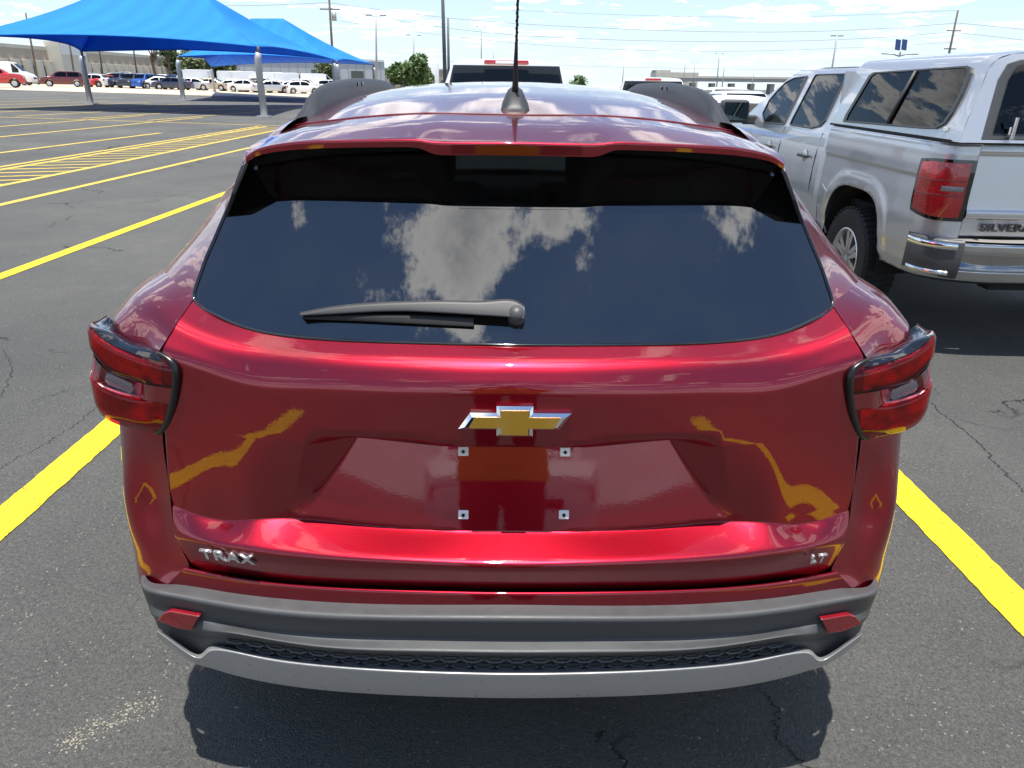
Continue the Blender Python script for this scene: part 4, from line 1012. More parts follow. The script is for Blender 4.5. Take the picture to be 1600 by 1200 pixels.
def pane(name, uv, fx, m_, frame, par, fw_=.018, off=.006):
    """window traced as an outline on the truck's side, with its own frame, and the same on the far side"""
    pts = [tl(u, v, fx) for u, v in uv]; c = sum(pts, Vector())/len(pts)
    out = Vector((-1, 0, .32)).normalized()
    pp = [p+out*off for p in pts]
    bm = bmesh.new(); bm.faces.new([bm.verts.new(p) for p in pp]); o = bm_obj(name, bm, m_, par)
    rim = []
    bm = bmesh.new(); n = len(pp)
    inn = [bm.verts.new(p.lerp(c, fw_)+out*(off+.007)) for p in pts]; ou = [bm.verts.new(c+(p-c)*(1+fw_)+out*(off+.007)) for p in pts]
    o2 = [bm.verts.new(c+(p-c)*(1+fw_)-out*.01) for p in pts]
    for i in range(n):
        j = (i+1) % n; bm.faces.new((inn[i], inn[j], ou[j], ou[i])); bm.faces.new((ou[i], ou[j], o2[j], o2[i]))
    bm_obj('window_frame', bm, frame, o); twin(o); return o
GL_T = glass('truck_side_glass', (.16, .17, .17)); GL_K = glass('canopy_glass', (.035, .037, .042))
pane('door_window', ((1235.5, 195), (1240, 185), (1274, 120), (1277, 117), (1321, 116), (1324, 118), (1322, 123), (1291, 188), (1282, 197), (1268, 200)), cabside, GL_T, TRIM, PK, .02)
pane('door_window', ((1193, 177), (1203, 157), (1215, 143), (1229, 129), (1243, 122), (1262, 120), (1226, 194), (1196, 192)), cabside, GL_T, TRIM, PK, .025)
def handle(y):
    b = bpy.data.objects.new('door_handle', None); COL.objects.link(b); b.parent = PK; b.location = (-1.0, y, 1.085)
    bm = bmesh.new(); box(bm, (-.028, 0, .0), (.022, .20, .028), bev=.008); box(bm, (-.012, .085, 0), (.03, .03, .026), bev=.006); box(bm, (-.012, -.085, 0), (.03, .03, .026), bev=.006); bm_obj('grip', bm, TRIM, b)
    bm = bmesh.new(); lathe(bm, [(-.008, .001), (-.008, .045), (0, .055)], 20); bm_obj('handle_cup', bm, SILVER, b, True)
handle(2.40); handle(3.42)
def gap(pts, name='panel_gap'): return tubeo(name, pts, .005, DARK, PK, 5)
gap([V3(cabside(z)-.002, 2.16+.25*max(0, (.75-z))*0, z) for z in (1.30, 1.1, .9, .6, .45)])
gap([V3(cabside(z)-.002, 3.12, z) for z in (1.30, 1.1, .9, .6, .45)])
gap([V3(cabside(z)-.002, 4.32, z) for z in (1.30, 1.1, .9, .6, .45)])
mr_ = bpy.data.objects.new('door_mirror', None); COL.objects.link(mr_); mr_.parent = PK; mr_.location = (-1.13, 4.12, 1.37)
bm = bmesh.new(); box(bm, (-.08, .02, .03), (.34, .16, .25), bev=.06); box(bm, (.11, .03, -.06), (.16, .08, .10), bev=.02); bm_obj('mirror_shell', bm, TRIM, mr_)
boxo('mirror_glass', (-.08, -.063, .03), (.27, .006, .19), mat('mirror_silver', (.10, .12, .12), .03, 1), mr_, bev=.002)
# camper shell
def shx(z): return -.975+max(0, z-1.385)*.30
def shell():
    def sec(y0, y1, zt, q):   # y at base and at top
        return None
    rows = []
    prof = [(-.985, 1.385), (-.972, 1.45), (-.90, 1.69), (-.862, 1.81), (-.818, 1.865), (-.72, 1.90), (-.4, 1.92), (0, 1.927)]
    full_ = prof+[(-x, z) for x, z in reversed(prof[:-1])]
    st = [(.135, .0, .0), (.14, .0, .0)]
    R_rows = []
    for y, k in ((2.0, .965), (1.96, .99), (1.7, .995), (1.2, 1), (.7, 1.0), (.45, .998), (.30, .992), (.22, .97)):
        R_rows.append([V3(x*(1 if z < 1.5 else 1-(1-k)*.5), y-(0 if y > .5 else (1.962-z)*.28 if False else 0), 1.385+(z-1.385)*k) for x, z in full_])
    # lean the rear edge: the base reaches further back than the roof
    out = []
    for r in R_rows:
        out.append([V3(p.x, p.y-(1.962-p.z)*.30*max(0, min(1, (.75-p.y)/.45)), p.z) for p in r])
    o = loft('camper_shell', out, [.0, .03, .05, .1, .1, .05, .04, 0], 90, SILVER, PK, mirror=False, seg=4, nb=4)
    back = out[-1]; bm = bmesh.new(); bm.faces.new([bm.verts.new(p) for p in back]); bm_obj('shell_back', bm, SILVER, o)
    front = out[0]; bm = bmesh.new(); bm.faces.new([bm.verts.new(p) for p in front]); bm_obj('shell_front', bm, SILVER, o)
    # rear window with a black frame and a T handle
    fr = [V3(x, .12-.0+(z-1.385)*.30-.075, z) for x, z in ((-.86, 1.40), (-.79, 1.74), (-.74, 1.83), (-.66, 1.855), (.66, 1.855), (.74, 1.83), (.79, 1.74), (.86, 1.40))]
    f_ = prismo('rear_frame', fr, (0, .05, 0), TRIM, o, .006)
    gl = [V3(x*.92, p.y-.004, 1.44+(p.z-1.40)*.88) for p in fr for x in (p.x,)]
    gl = [V3(p.x, .12+(p.z-1.385)*.30-.081, p.z) for p in gl]
    bm = bmesh.new(); bm.faces.new([bm.verts.new(p) for p in gl]); bm_obj('rear_pane', bm, GL_K, f_)
    bm = bmesh.new(); box(bm, (-.70, .035, 1.455), (.035, .03, .05), bev=.006); box(bm, (-.70, .012, 1.47), (.022, .018, .13), bev=.005); bm_obj('latch_handle', bm, CHROME, f_)
    boxo('shell_skirt', (-.985, 1.06, 1.386), (.012, 1.84, .016), RUBBER, o)
    return o
SH = shell()
fxs = lambda z: -.982+max(0, z-1.40)*.283
SHW = pane('shell_window', ((1322, 190), (1326, 180), (1362, 120), (1369, 115), (1512, 105.5), (1518, 108), (1517, 116), (1504, 148), (1490, 176), (1478, 193), (1464, 200.5), (1440, 200)), fxs, GL_K, TRIM, PK, .028, .010)
d0, d1 = tl(1390, 194, fxs), tl(1435, 112, fxs)
tubeo('window_divider', [d0+V3(-.02, 0, .005), d1+V3(-.02, 0, .005)], .012, TRIM, PK, 6)
bd = tl(1480, 202, fxs); boxo('shell_badge', bd+V3(-.012, 0, 0), (.008, .045, .03), CHROME, PK, bev=.004)
for s in (-1, 1):
    for y in (1.235, 4.88): wheel(PK, s*.875, y, .40, .40, .265, s, .235, spokes=6)
# painted boundaries of the flat rear plane end here
# ------------------------------------------------------------------ background vehicles
def gp(u, v):
    """ground point seen at pixel (u, v)"""
    z = 0
    for _ in range(12):
        p = at(u, v, z=z); z = g(p.x)
    return Vector((p.x, p.y, g(p.x)))
def col_at(u, Y):
    x = at(u, 130, Y=Y).x; return Vector((x, Y, g(x)))
KINDS = {
 'sedan': dict(L=4.8, w=.91, zb=.22, belt=.93, r=.33, wr=.60, ax=(.95, 3.75), prof=[(0, .80), (.05, .98), (.2, 1.03), (.85, 1.07), (1.55, 1.40), (2.3, 1.455), (2.85, 1.42), (3.7, 1.03), (4.45, .88), (4.72, .74), (4.8, .55)], cab=(.95, 3.65), ws=(2.85, 3.7), rw=(.85, 1.55)),
 'suv': dict(L=4.75, w=.94, zb=.28, belt=1.08, r=.37, wr=.66, ax=(.95, 3.78), prof=[(0, .85), (.05, 1.08), (.12, 1.18), (.42, 1.62), (.9, 1.70), (2.5, 1.71), (2.8, 1.66), (3.55, 1.15), (4.4, 1.04), (4.68, .9), (4.75, .6)], cab=(.25, 3.45), ws=(2.8, 3.55), rw=(.12, .42)),
 'hatchback': dict(L=4.2, w=.89, zb=.22, belt=.95, r=.32, wr=.62, ax=(.75, 3.3), prof=[(0, .75), (.05, 1.0), (.12, 1.05), (.5, 1.42), (1.2, 1.50), (2.0, 1.50), (2.35, 1.45), (3.15, 1.03), (3.9, .90), (4.13, .74), (4.2, .5)], cab=(.3, 3.05), ws=(2.35, 3.15), rw=(.12, .5)),
 'pickup': dict(L=5.8, w=1.0, zb=.42, belt=1.30, r=.40, wr=.74, ax=(1.2, 4.85), prof=[(0, 1.05), (.03, 1.34), (.1, 1.36), (1.95, 1.36), (2.0, 1.40), (2.1, 1.84), (2.5, 1.90), (3.4, 1.90), (3.7, 1.84), (4.5, 1.34), (5.4, 1.26), (5.72, 1.12), (5.8, .7)], cab=(2.12, 4.4), ws=(3.7, 4.5), rw=(2.0, 2.1)),
 'van': dict(L=5.8, w=1.0, zb=.35, belt=1.35, r=.36, wr=.86, ax=(1.1, 4.75), prof=[(0, 1.2), (.04, 2.4), (.15, 2.52), (3.4, 2.55), (3.9, 2.45), (4.9, 1.45), (5.5, 1.22), (5.75, 1.0), (5.8, .6)], cab=(3.7, 4.75), ws=(3.95, 4.9), rw=(.0, .04)),
}
COLS = {'white': WHITE, 'silver': SILVER, 'black': paint('black_paint', (.012, .012, .014), .2, .4, .1), 'grey': paint('grey_paint', (.14, .145, .15), .5, .4, .1),
        'red': paint('bright_red_paint', (.5, .012, .015), .2, .4, .05), 'maroon': paint('maroon_paint', (.13, .012, .016), .5, .4, .1), 'blue': paint('blue_paint', (.012, .09, .42), .4, .4, .1), 'tan': paint('tan_paint', (.46, .38, .28), .5, .4, .06), 'dark blue': paint('navy_paint', (.012, .02, .06), .4, .4, .1)}
GL_F = glass('far_glass', (.05, .055, .06)); LENS_H = mat('headlamp_lens', (.55, .57, .6), .1, .3, 1); LENS_TL = mat('far_tail_lens', (.35, .008, .01), .2, 0, 1)
MESH = {}
def zprof(k, y):
    pr = KINDS[k]['prof']
    for (a, za), (b, zb) in zip(pr, pr[1:]):
        if a <= y <= b: return za+(zb-za)*(y-a)/(b-a)
    return pr[-1][1]
def car_meshes(k):
    if k in MESH: return MESH[k]
    D = KINDS[k]; w, L_, zb, belt, wr = D['w'], D['L'], D['zb'], D['belt'], D['wr']
    ys = sorted({round(y, 3) for y, _ in D['prof']} | {round(i*L_/46, 3) for i in range(47)})
    def wid(y):
        e = min(y, L_-y); t = max(0, min(1, e/.5)); return w*(.80+.20*(1-(1-t)**2.2))
    def roofw(y, zt): 
        t = max(0, min(1, (zt-belt)/(max(p[1] for p in D['prof'])-belt))); return wid(y)*(.93-.0*t)*(1-t)+wr*t
    V = []; F = []
    def ring(y):
        zt = zprof(k, y); W_ = wid(y); bz = min(belt, zt-.02); rw = roofw(y, zt) if zt > belt else W_*.93
        arch = 0
        for a in D['ax']:
            d = abs(y-a); 
            if d < D['r']+.06: arch = max(arch, math.sqrt((D['r']+.06)**2-d*d)+D['r']-zb)
        z0 = zb+arch
        z0 = min(z0, bz-.12)
        h = [(W_*.86, zb if not arch else z0), (W_*.97, z0+.02), (W_, z0+(bz-z0)*.35), (W_*.995, z0+(bz-z0)*.8), (W_*.965, bz), (rw+.01, zt-.03 if zt > belt+.05 else (bz+zt)/2), (rw*.93, zt), (rw*.5, zt+.018), (0, zt+.025)]
        return [V3(x, y, z) for x, z in h]
    rows = [ring(y) for y in ys]; m_ = 9; n = len(ys)
    for s in (1, -1):
        b = len(V)
        for r in rows: V += [(s*p.x, p.y, p.z) for p in r]
        for i in range(n-1):
            for j in range(m_-1):
                q = b+i*m_+j; F.append((q, q+1, q+m_+1, q+m_) if s < 0 else (q, q+m_, q+m_+1, q+1))
    for i in (0, n-1):
        F.append([i*m_+j for j in range(m_)]+[n*m_+i*m_+j for j in range(m_-1, -1, -1)])
    me = bpy.data.meshes.new(k+'_body'); me.from_pydata(V, [], F); me.update()
    bm = bmesh.new(); bm.from_mesh(me); bmesh.ops.remove_doubles(bm, verts=bm.verts, dist=1e-4); bmesh.ops.recalc_face_normals(bm, faces=bm.faces)
    for f in bm.faces: f.smooth = True
    for e in bm.edges:
        if len(e.link_faces) == 2 and e.calc_face_angle(0) > R_(38): e.smooth = False
    bm.to_mesh(me); bm.free()
    out = {'body': me}
    def poly(name, pts, m2=None):
        q = bpy.data.meshes.new(name); b2 = bmesh.new()
        for P_ in pts: b2.faces.new([b2.verts.new(p) for p in P_])
        b2.normal_update(); b2.to_mesh(q); b2.free(); return q
    zr = max(p[1] for p in D['prof'])
    # side glass split by a pillar
    y0, y1 = D['cab']; ws0, ws1 = D['ws']; rw0, rw1 = D['rw']
    def sidept(y, t):
        zt = zprof(k, y); zz = belt+.03+(zt-.09-belt-.03)*t; W_ = wid(y)*.965; rw = roofw(y, zt); tt = (zz-belt)/max(.05, zt-.03-belt); return V3(-(W_+(rw+.01-W_)*tt)-.008, y, zz)
    cuts = [y0+.12, (y0+y1)/2-.05, (y0+y1)/2+.03, y1-.35] if k != 'van' else [y0+.05, y0+.06, y0+.12, y1-.25]
    wins = []
    for a, b_ in ((cuts[0], cuts[1]), (cuts[2], cuts[3])):
        if b_-a < .2: continue
        nn = 6; top = [sidept(a+(b_-a)*i/nn, 1) for i in range(nn+1)]; bot = [sidept(a+(b_-a)*i/nn, 0) for i in range(nn+1)]
        wins.append([[bot[i], bot[i+1], top[i+1], top[i]] for i in range(nn)])
    out['side'] = []
    for wn in wins:
        q = poly('side_window', wn); out['side'].append(q)
        q2 = q.copy(); q2.transform(Matrix.Diagonal((-1, 1, 1, 1))); q2.flip_normals(); out['side'].append(q2)
    def slope(ya, yb, name, inset=.10):
        A, B = V3(0, ya, zprof(k, ya)), V3(0, yb, zprof(k, yb)); d = B-A; no = V3(0, -d.z, d.y).normalized()
        if no.z < 0: no = -no
        pts = []
        for t, in ((.07,), (.93,)):
            p = A.lerp(B, t); zt = p.z; hw = (roofw(p.y, zt) if zt > belt else wid(p.y)*.9)*.90; pts.append((p, hw))
        (p, a), (q, b_) = pts; o_ = no*.034
        P4 = [[V3(-a, p.y, p.z)+o_, V3(a, p.y, p.z)+o_, V3(b_, q.y, q.z)+o_, V3(-b_, q.y, q.z)+o_]]
        return poly(name, P4)
    out['ws'] = slope(ws0, ws1, 'windscreen')
    if k == 'van': out['rw'] = None
    elif k == 'pickup': out['rw'] = poly('rear_window', [[V3(-.83, 1.955, 1.42), V3(.83, 1.955, 1.42), V3(.735, 2.06, 1.825), V3(-.735, 2.06, 1.825)]])
    else: out['rw'] = slope(rw0, rw1, 'rear_window')
    b2 = bmesh.new(); r = D['r']; lathe(b2, [(-.10, r*.62), (-.11, r-.03), (-.08, r), (.08, r), (.11, r-.03), (.10, r*.62)], 24); q = bpy.data.meshes.new('tyre'); b2.to_mesh(q); b2.free(); out['tyre'] = q
    b2 = bmesh.new(); lathe(b2, [(-.07, .001), (-.09, .07), (-.06, r*.3), (-.085, r*.64), (.085, r*.64), (.06, r*.3), (.09, .07), (.07, .001)], 20); q = bpy.data.meshes.new('rim'); b2.to_mesh(q); b2.free(); out['rim'] = q
    def lampm(y, z, wx, hz, dy, name):
        b2 = bmesh.new(); box(b2, (0, 0, 0), (wx, dy, hz), bev=.02); q = bpy.data.meshes.new(name); b2.to_mesh(q); b2.free(); return q, y, z
    out['head'] = lampm(L_-.16, zprof(k, L_-.16)-.17, .36, .15, .22, 'headlamp'); out['tail'] = lampm(.10, belt-.10 if k != 'pickup' else 1.12, .16, .22 if k != 'pickup' else .36, .16, 'tail_lamp')
    b2 = bmesh.new(); box(b2, (0, L_-.035, .62 if zb < .3 else .78), (1.0, .06, .22), bev=.02); q = bpy.data.meshes.new('grille'); b2.to_mesh(q); b2.free(); out['grille'] = q
    MESH[k] = out; return out
def link(name, me, m_, par, loc=(0, 0, 0)):
    o = bpy.data.objects.new(name, me); COL.objects.link(o); o.parent = par; o.location = loc
    if not me.materials: me.materials.append(m_)
    o.material_slots[0].link = 'OBJECT'; o.material_slots[0].material = m_
    return o
def car(k, colr, label, loc, head, group=None, detail=2, name=None):
    """head: direction the nose points, degrees from +y, anticlockwise"""
    D = KINDS[k]; Ms = car_meshes(k)
    root = thing({'sedan': 'parked_sedan', 'suv': 'parked_suv', 'hatchback': 'small_hatchback', 'pickup': 'parked_pickup', 'van': 'cargo_van'}[k], label, {'suv': 'suv', 'sedan': 'car', 'hatchback': 'car', 'pickup': 'pickup', 'van': 'van'}[k], loc, (0, 0, R_(head)), group)
    off = V3(0, -D['L']/2, 0)
    link('body', Ms['body'], COLS[colr], root, off)
    for q in Ms['side']: link('side_window', q, GL_F, root, off)
    link('windscreen', Ms['ws'], GL_F, root, off)
    if Ms['rw']: link('rear_window', Ms['rw'], GL_F, root, off)
    for s in (-1, 1):
        for a in D['ax']:
            t = link('tyre', Ms['tyre'], RUBBER, root, off+V3(s*(D['w']-.12), a, D['r']))
            if detail > 1: link('rim', Ms['rim'], ALLOY, t)
        q, y, z = Ms['head']; link('headlamp', q, LENS_H, root, off+V3(s*D['w']*.70, y, z))
        q, y, z = Ms['tail']; link('tail_lamp', q, LENS_TL, root, off+V3(s*D['w']*.84, y, z))
    link('grille', Ms['grille'], GLOSS, root, off)
    return root
def place(k, c, label, u, Y, head, **kw): return car(k, c, label, col_at(u, Y), head, **kw)
# nearer ones
place('pickup', 'red', 'bright red pickup cut off by the left edge of the picture', -12, 78, -62)
place('van', 'white', 'tall white cargo van behind the bright red pickup', 14, 92, -75)
place('suv', 'maroon', 'maroon SUV facing right of us beside the white van', 99, 92, 118)
P1 = place('pickup', 'white', 'white pickup straight ahead beyond the red roof, seen from behind', 791, 11.6, 0)
cb_ = boxo('brake_lamp_bar', (0, 2.045-2.9, 1.865), (.62, .05, .055), LENS_TL, P1, bev=.02)
boxo('cargo_lamp', (0, 2.015-2.9, 1.865), (.30, .02, .035), WHITE, cb_, bev=.005)
P2 = place('pickup', 'white', 'white pickup with a small red roof lamp, right of the black aerial', 1018, 21, -8)
boxo('brake_lamp_bar', (0, 2.045-2.9, 1.865), (.42, .05, .06), LENS_TL, P2, bev=.02)
place('sedan', 'red', 'red sedan glimpsed beyond the roof, left of the farther white pickup', 946, 36, 90)
place('sedan', 'white', 'white sedan nearest behind the silver pickup, its windscreen reflecting sky', 1148, 15.0, 172)
place('suv', 'white', 'white SUV seen over the red car, left of the red sedan', 917, 48, 90)
ORD = ['first', 'second', 'third', 'fourth', 'fifth', 'sixth', 'seventh', 'eighth', 'ninth', 'tenth', 'eleventh', 'twelfth', 'thirteenth', 'fourteenth', 'fifteenth', 'sixteenth', 'seventeenth', 'eighteenth', 'nineteenth', 'twentieth']
rr = random.Random(11)
# the long row beyond the sunshades
front = [('hatchback', 'white', 146, 82), ('sedan', 'red', 163, 150), ('suv', 'dark blue', 186, 175), ('suv', 'black', 207, 178), ('suv', 'blue', 224, 176), ('sedan', 'white', 247, 120), ('sedan', 'dark blue', 270, 92), ('sedan', 'silver', 300, 100), ('sedan', 'tan', 331, -88), ('sedan', 'silver', 366, -75), ('sedan', 'white', 386, -100), ('sedan', 'black', 402, -80), ('sedan', 'silver', 424, -60), ('sedan', 'grey', 440, -75), ('sedan', 'white', 456, -65), ('hatchback', 'white', 474, -70)]
for i, (k, c, u, h) in enumerate(front):
    place(k, c, f'{c} {k} standing {ORD[i]} from the left in the front row beyond the sunshades', u, 97+rr.uniform(-2, 2), h, group='cars in the front row beyond the sunshades')
back = [('suv', 'grey', 140), ('suv', 'white', 178), ('pickup', 'silver', 200), ('suv', 'black', 228), ('suv', 'white', 258), ('suv', 'blue', 283), ('van', 'white', 300), ('suv', 'white', 320), ('van', 'white', 372), ('van', 'white', 392), ('suv', 'white', 412), ('van', 'white', 436), ('van', 'white', 458), ('suv', 'white', 478), ('van', 'white', 500), ('suv', 'white', 520)]
for i, (k, c, u) in enumerate(back):
    place(k, c, f'{c} {k} standing {ORD[i]} from the left in the back row below the warehouses', u, 122+rr.uniform(-3, 3), rr.choice((-85, 95, -70, 175)), group='cars in the back row below the warehouses', detail=1)
# the packed field on the right
for r_, (Y, u0, u1, st) in enumerate(((19, 1122, 1178, 60), (26, 1100, 1225, 58), (34, 1086, 1240, 46), (44, 1068, 1245, 38), (57, 1060, 1250, 31), (74, 1040, 1255, 25), (98, 900, 1255, 21))):
    u = u0; i = 0
    while u < u1 and i < 20:
        k = rr.choice(('sedan', 'sedan', 'suv', 'pickup', 'sedan', 'hatchback')); c = rr.choice(('white', 'white', 'white', 'silver', 'white', 'grey'))
        if abs(u-1018) > 60 or Y > 60:
            place(k, c, f'{c} {k} in the {ORD[r_]} row of the packed field, {ORD[i]} from the left', u+rr.uniform(-4, 4), Y+rr.uniform(-1, 1), rr.choice((85, -95, 100, 178, 2)), group='cars packed in the field at right', detail=1)
            i += 1
        u += st*rr.uniform(.95, 1.15)

# ------------------------------------------------------------------ sunshades
FAB = mat('blue_shade_cloth', (.008, .25, .80), .75)
def fab():
    N, L, b = nodes(FAB); out = N['Material Output']; tr = N.new('ShaderNodeBsdfTranslucent'); tr.inputs[0].default_value = (.006, .22, .72, 1)
    mx = N.new('ShaderNodeMixShader'); mx.inputs[0].default_value = .35; L.new(b.outputs[0], mx.inputs[1]); L.new(tr.outputs[0], mx.inputs[2]); L.new(mx.outputs[0], out.inputs[0])
    tc = N.new('ShaderNodeTexCoord'); w = N.new('ShaderNodeTexNoise'); w.inputs['Scale'].default_value = .6; w.inputs['Detail'].default_value = 5; L.new(tc.outputs['Object'], w.inputs[0])
    sw = N.new('ShaderNodeTexWave'); sw.inputs['Scale'].default_value = .22; sw.inputs['Distortion'].default_value = .8; sw.inputs['Detail'].default_value = 2; L.new(tc.outputs['Object'], sw.inputs[0])
    av = N.new('ShaderNodeMath'); av.operation = 'MULTIPLY'; L.new(w.outputs[0], av.inputs[0]); L.new(sw.outputs[1], av.inputs[1]); av2 = N.new('ShaderNodeMath'); av2.operation = 'ADD'; av2.inputs[1].default_value = .25; L.new(av.outputs[0], av2.inputs[0])
    r = N.new('ShaderNodeMixRGB'); L.new(av2.outputs[0], r.inputs[0]); r.inputs[1].default_value = (.006, .22, .72, 1); r.inputs[2].default_value = (.012, .29, .88, 1); L.new(r.outputs[0], b.inputs[0])
fab()
STEEL = add_noise(mat('galvanised_steel', (.42, .43, .44), .5, .4), 3, .15)
def sunshade(label, corners, ridge, posts, sag=.5):
    """four corner points in order round the edge, two ridge points; each side is a strip with a curved hem"""
    base = sum((Vector(p) for p in posts), Vector())/len(posts)
    root = thing('sunshade', label, 'sunshade', base, group='blue sunshades over the parking rows')
    inv = Matrix.Translation(-base)
    C_ = [Vector(c) for c in corners]; rA, rB = Vector(ridge[0]), Vector(ridge[1]); mid = (rA+rB)/2
    tops = [(rA, rB), (rB, rB), (rB, rA), (rA, rA)]
    for i in range(4):
        a, b = C_[i], C_[(i+1) % 4]; ta, tb = tops[i]; n, m_ = 24, 14; V = []; F = []
        for k in range(n+1):
            t = k/n; e = a.lerp(b, t); inw = (mid-e); inw.z = 0; inw.normalize()
            e = e+inw*(sag*1.7*4*t*(1-t))+V3(0, 0, sag*.55*4*t*(1-t))
            tp = ta.lerp(tb, t)
            for j in range(m_+1):
                s_ = j/m_; p = e.lerp(tp, s_); p.z -= .55*math.sin(math.pi*s_)*(.4+.6*4*t*(1-t)); V.append(p)
        for k in range(n):
            for j in range(m_): q = k*(m_+1)+j; F.append((q, q+1, q+m_+2, q+m_+1))
        o = mesh_obj('canopy_panel', V, F, FAB, root); solid(o, .012, 0); o.matrix_parent_inverse = inv
        hem = tubeo('hem_cable', [V3(*V[k*(m_+1)]) for k in range(n+1)], .035, FAB, o, 5)
    for f_, c in zip(posts, C_):
        p = bpy.data.objects.new('post', None); COL.objects.link(p); p.parent = root; p.matrix_parent_inverse = inv
        tubeo('post_shaft', [V3(*f_)-V3(0, 0, .05), V3(f_[0], f_[1], c.z-.5), V3(c.x, c.y, c.z-.25)], [.16, .15, .14], STEEL, p, 14)
        tubeo('post_bracket', [V3(c.x, c.y, c.z-.45), V3(c.x, c.y, c.z+.02)], .07, TRIM, p, 8)
        boxo('base_plate', V3(f_[0], f_[1], g(f_[0])+.03), (.6, .6, .06), STEEL, p)
fA, fB = gp(142, 163), gp(413, 183); fC = gp(287, 158)
cA, cB = at(127, 80, Y=fA.y), at(403, 73, Y=fB.y); cD = at(-70, 56, Y=fB.y-1.5); cE = at(521, 93, Y=57.0)
def foot(c): return V3(c.x, c.y, g(c.x))
sunshade('large blue sunshade at left, nearest the red car', [cD, cB, cE, cA], [at(165, -16, Y=46), at(322, -9, Y=45)], [foot(cD), fB, foot(cE), fA])
cC = at(278, 88, Y=fC.y); cF = at(584, 101, Y=74); cG = at(330, 104, Y=88)
cE2 = at(526, 95, Y=59)
sunshade('farther blue sunshade peeping out behind the large one', [cC, cE2, cF, cG], [at(392, 29, Y=69), at(442, 29, Y=68)], [fC, foot(cE2), foot(cF), foot(cG)])

# ------------------------------------------------------------------ buildings
TANW = add_noise(mat('tan_wall', (.40, .34, .27), .85), .3, .12); CREAM = add_noise(mat('cream_wall', (.62, .57, .47), .8), .4, .1); GREYW = add_noise(mat('grey_cladding', (.50, .51, .51), .6), .2, .08)
DOOR = add_noise(mat('dock_door', (.10, .11, .10), .6), .5, .2); WHT = mat('white_trim', (.75, .75, .74), .6); CONC = add_noise(mat('concrete', (.36, .35, .33), .85), .2, .15)
def wallbox(name, a, b, depth, z0, z1, m_, par=None):
    """upright slab from ground point a to b, going depth metres away from the camera"""
    a, b = Vector(a), Vector(b); d = (b-a); d.z = 0; n_ = Vector((-d.y, d.x, 0)).normalized()
    if n_.y < 0: n_ = -n_
    return prismo(name, [V3(a.x, a.y, z0), V3(b.x, b.y, z0), V3(b.x, b.y, z0)+n_*depth, V3(a.x, a.y, z0)+n_*depth], (0, 0, z1-z0), m_, par)
def warehouse():
    a, b = col_at(-140, 118), col_at(263, 205); root = thing('warehouse', 'long tan warehouse with cream dock columns at far left', 'building', ((a+b)/2))
    zt = 7.4; wallbox('wall', a, b, 40, -.5, zt-.6, TANW, root); wallbox('parapet', a+V3(0, -.25, 0), b+V3(0, -.25, 0), 41, zt-.6, zt, CREAM, root)
    d = (b-a); n_ = Vector((-d.y, d.x, 0)).normalized(); n_ = n_ if n_.y < 0 else -n_
    for i in range(26):
        p = a.lerp(b, (i+.5)/26); ang = math.atan2(d.y, d.x)
        boxo('dock_column', p+n_*.6+V3(0, 0, 1.9), (1.1, 1.2, 4.2), CREAM, root, Matrix.Rotation(ang, 3, 'Z'), .03)
        q = a.lerp(b, (i+1)/26); dd = boxo('dock_door', q+n_*.06+V3(0, 0, 1.7), (2.3, .16, 2.7), DOOR, root, Matrix.Rotation(ang, 3, 'Z'))
    p = a.lerp(b, .47); boxo('entrance_block', p+n_*1.2+V3(0, 0, 3.6), (9, 3, 7.8), CREAM, root, Matrix.Rotation(math.atan2(d.y, d.x), 3, 'Z'))
    boxo('entrance_sign', p+n_*2.75+V3(0, 0, 6.1), (8.4, .12, 1.8), WHT, root, Matrix.Rotation(math.atan2(d.y, d.x), 3, 'Z'))
    root['x'] = 1; del root['x']
    for ch in root.children: ch.matrix_parent_inverse = Matrix.Translation(-root.location)
warehouse()
def greyhouse():
    a, b = col_at(378, 178), col_at(602, 190); root = thing('metal_warehouse', 'pale grey metal warehouse beyond the middle of the car rows', 'building', (a+b)/2)
    wallbox('wall', a, b, 40, -.5, 6.5, GREYW, root); wallbox('roof_trim', a+V3(0, -.2, 0), b+V3(0, -.2, 0), 41, 6.5, 6.95, WHT, root)
    d = b-a; ang = math.atan2(d.y, d.x)
    for i in range(17): p = a.lerp(b, (i+.5)/17); boxo('wall_seam', p+V3(0, -.06, 3), (.14, .16, 6.9), mat('seam_grey', (.36, .37, .37), .6) if i == 0 else bpy.data.materials['seam_grey'], root, Matrix.Rotation(ang, 3, 'Z'))
    for t, w in ((.17, 4.5), (.52, 3), (.8, 3)): p = a.lerp(b, t); boxo('door', p+V3(0, -.1, 2.2), (w, .2, .9 if t < .2 else 3.4), DOOR, root, Matrix.Rotation(ang, 3, 'Z'))
    for ch in root.children: ch.matrix_parent_inverse = Matrix.Translation(-root.location)
    a, b = col_at(604, 230), col_at(700, 236); root = thing('low_building', 'low tan building behind the round green tree', 'building', (a+b)/2)
    wallbox('wall', a, b, 20, -.5, 5.6, TANW, root); wallbox('roof_trim', a+V3(0, -.2, 0), b+V3(0, -.2, 0), 21, 5.6, 6.0, CREAM, root)
    for i in range(6): p = a.lerp(b, (i+.5)/6); boxo('door', p+V3(0, -.1, 1.4), (1.6, .2, 2.4), DOOR, root)
    for ch in root.children: ch.matrix_parent_inverse = Matrix.Translation(-root.location)
greyhouse()
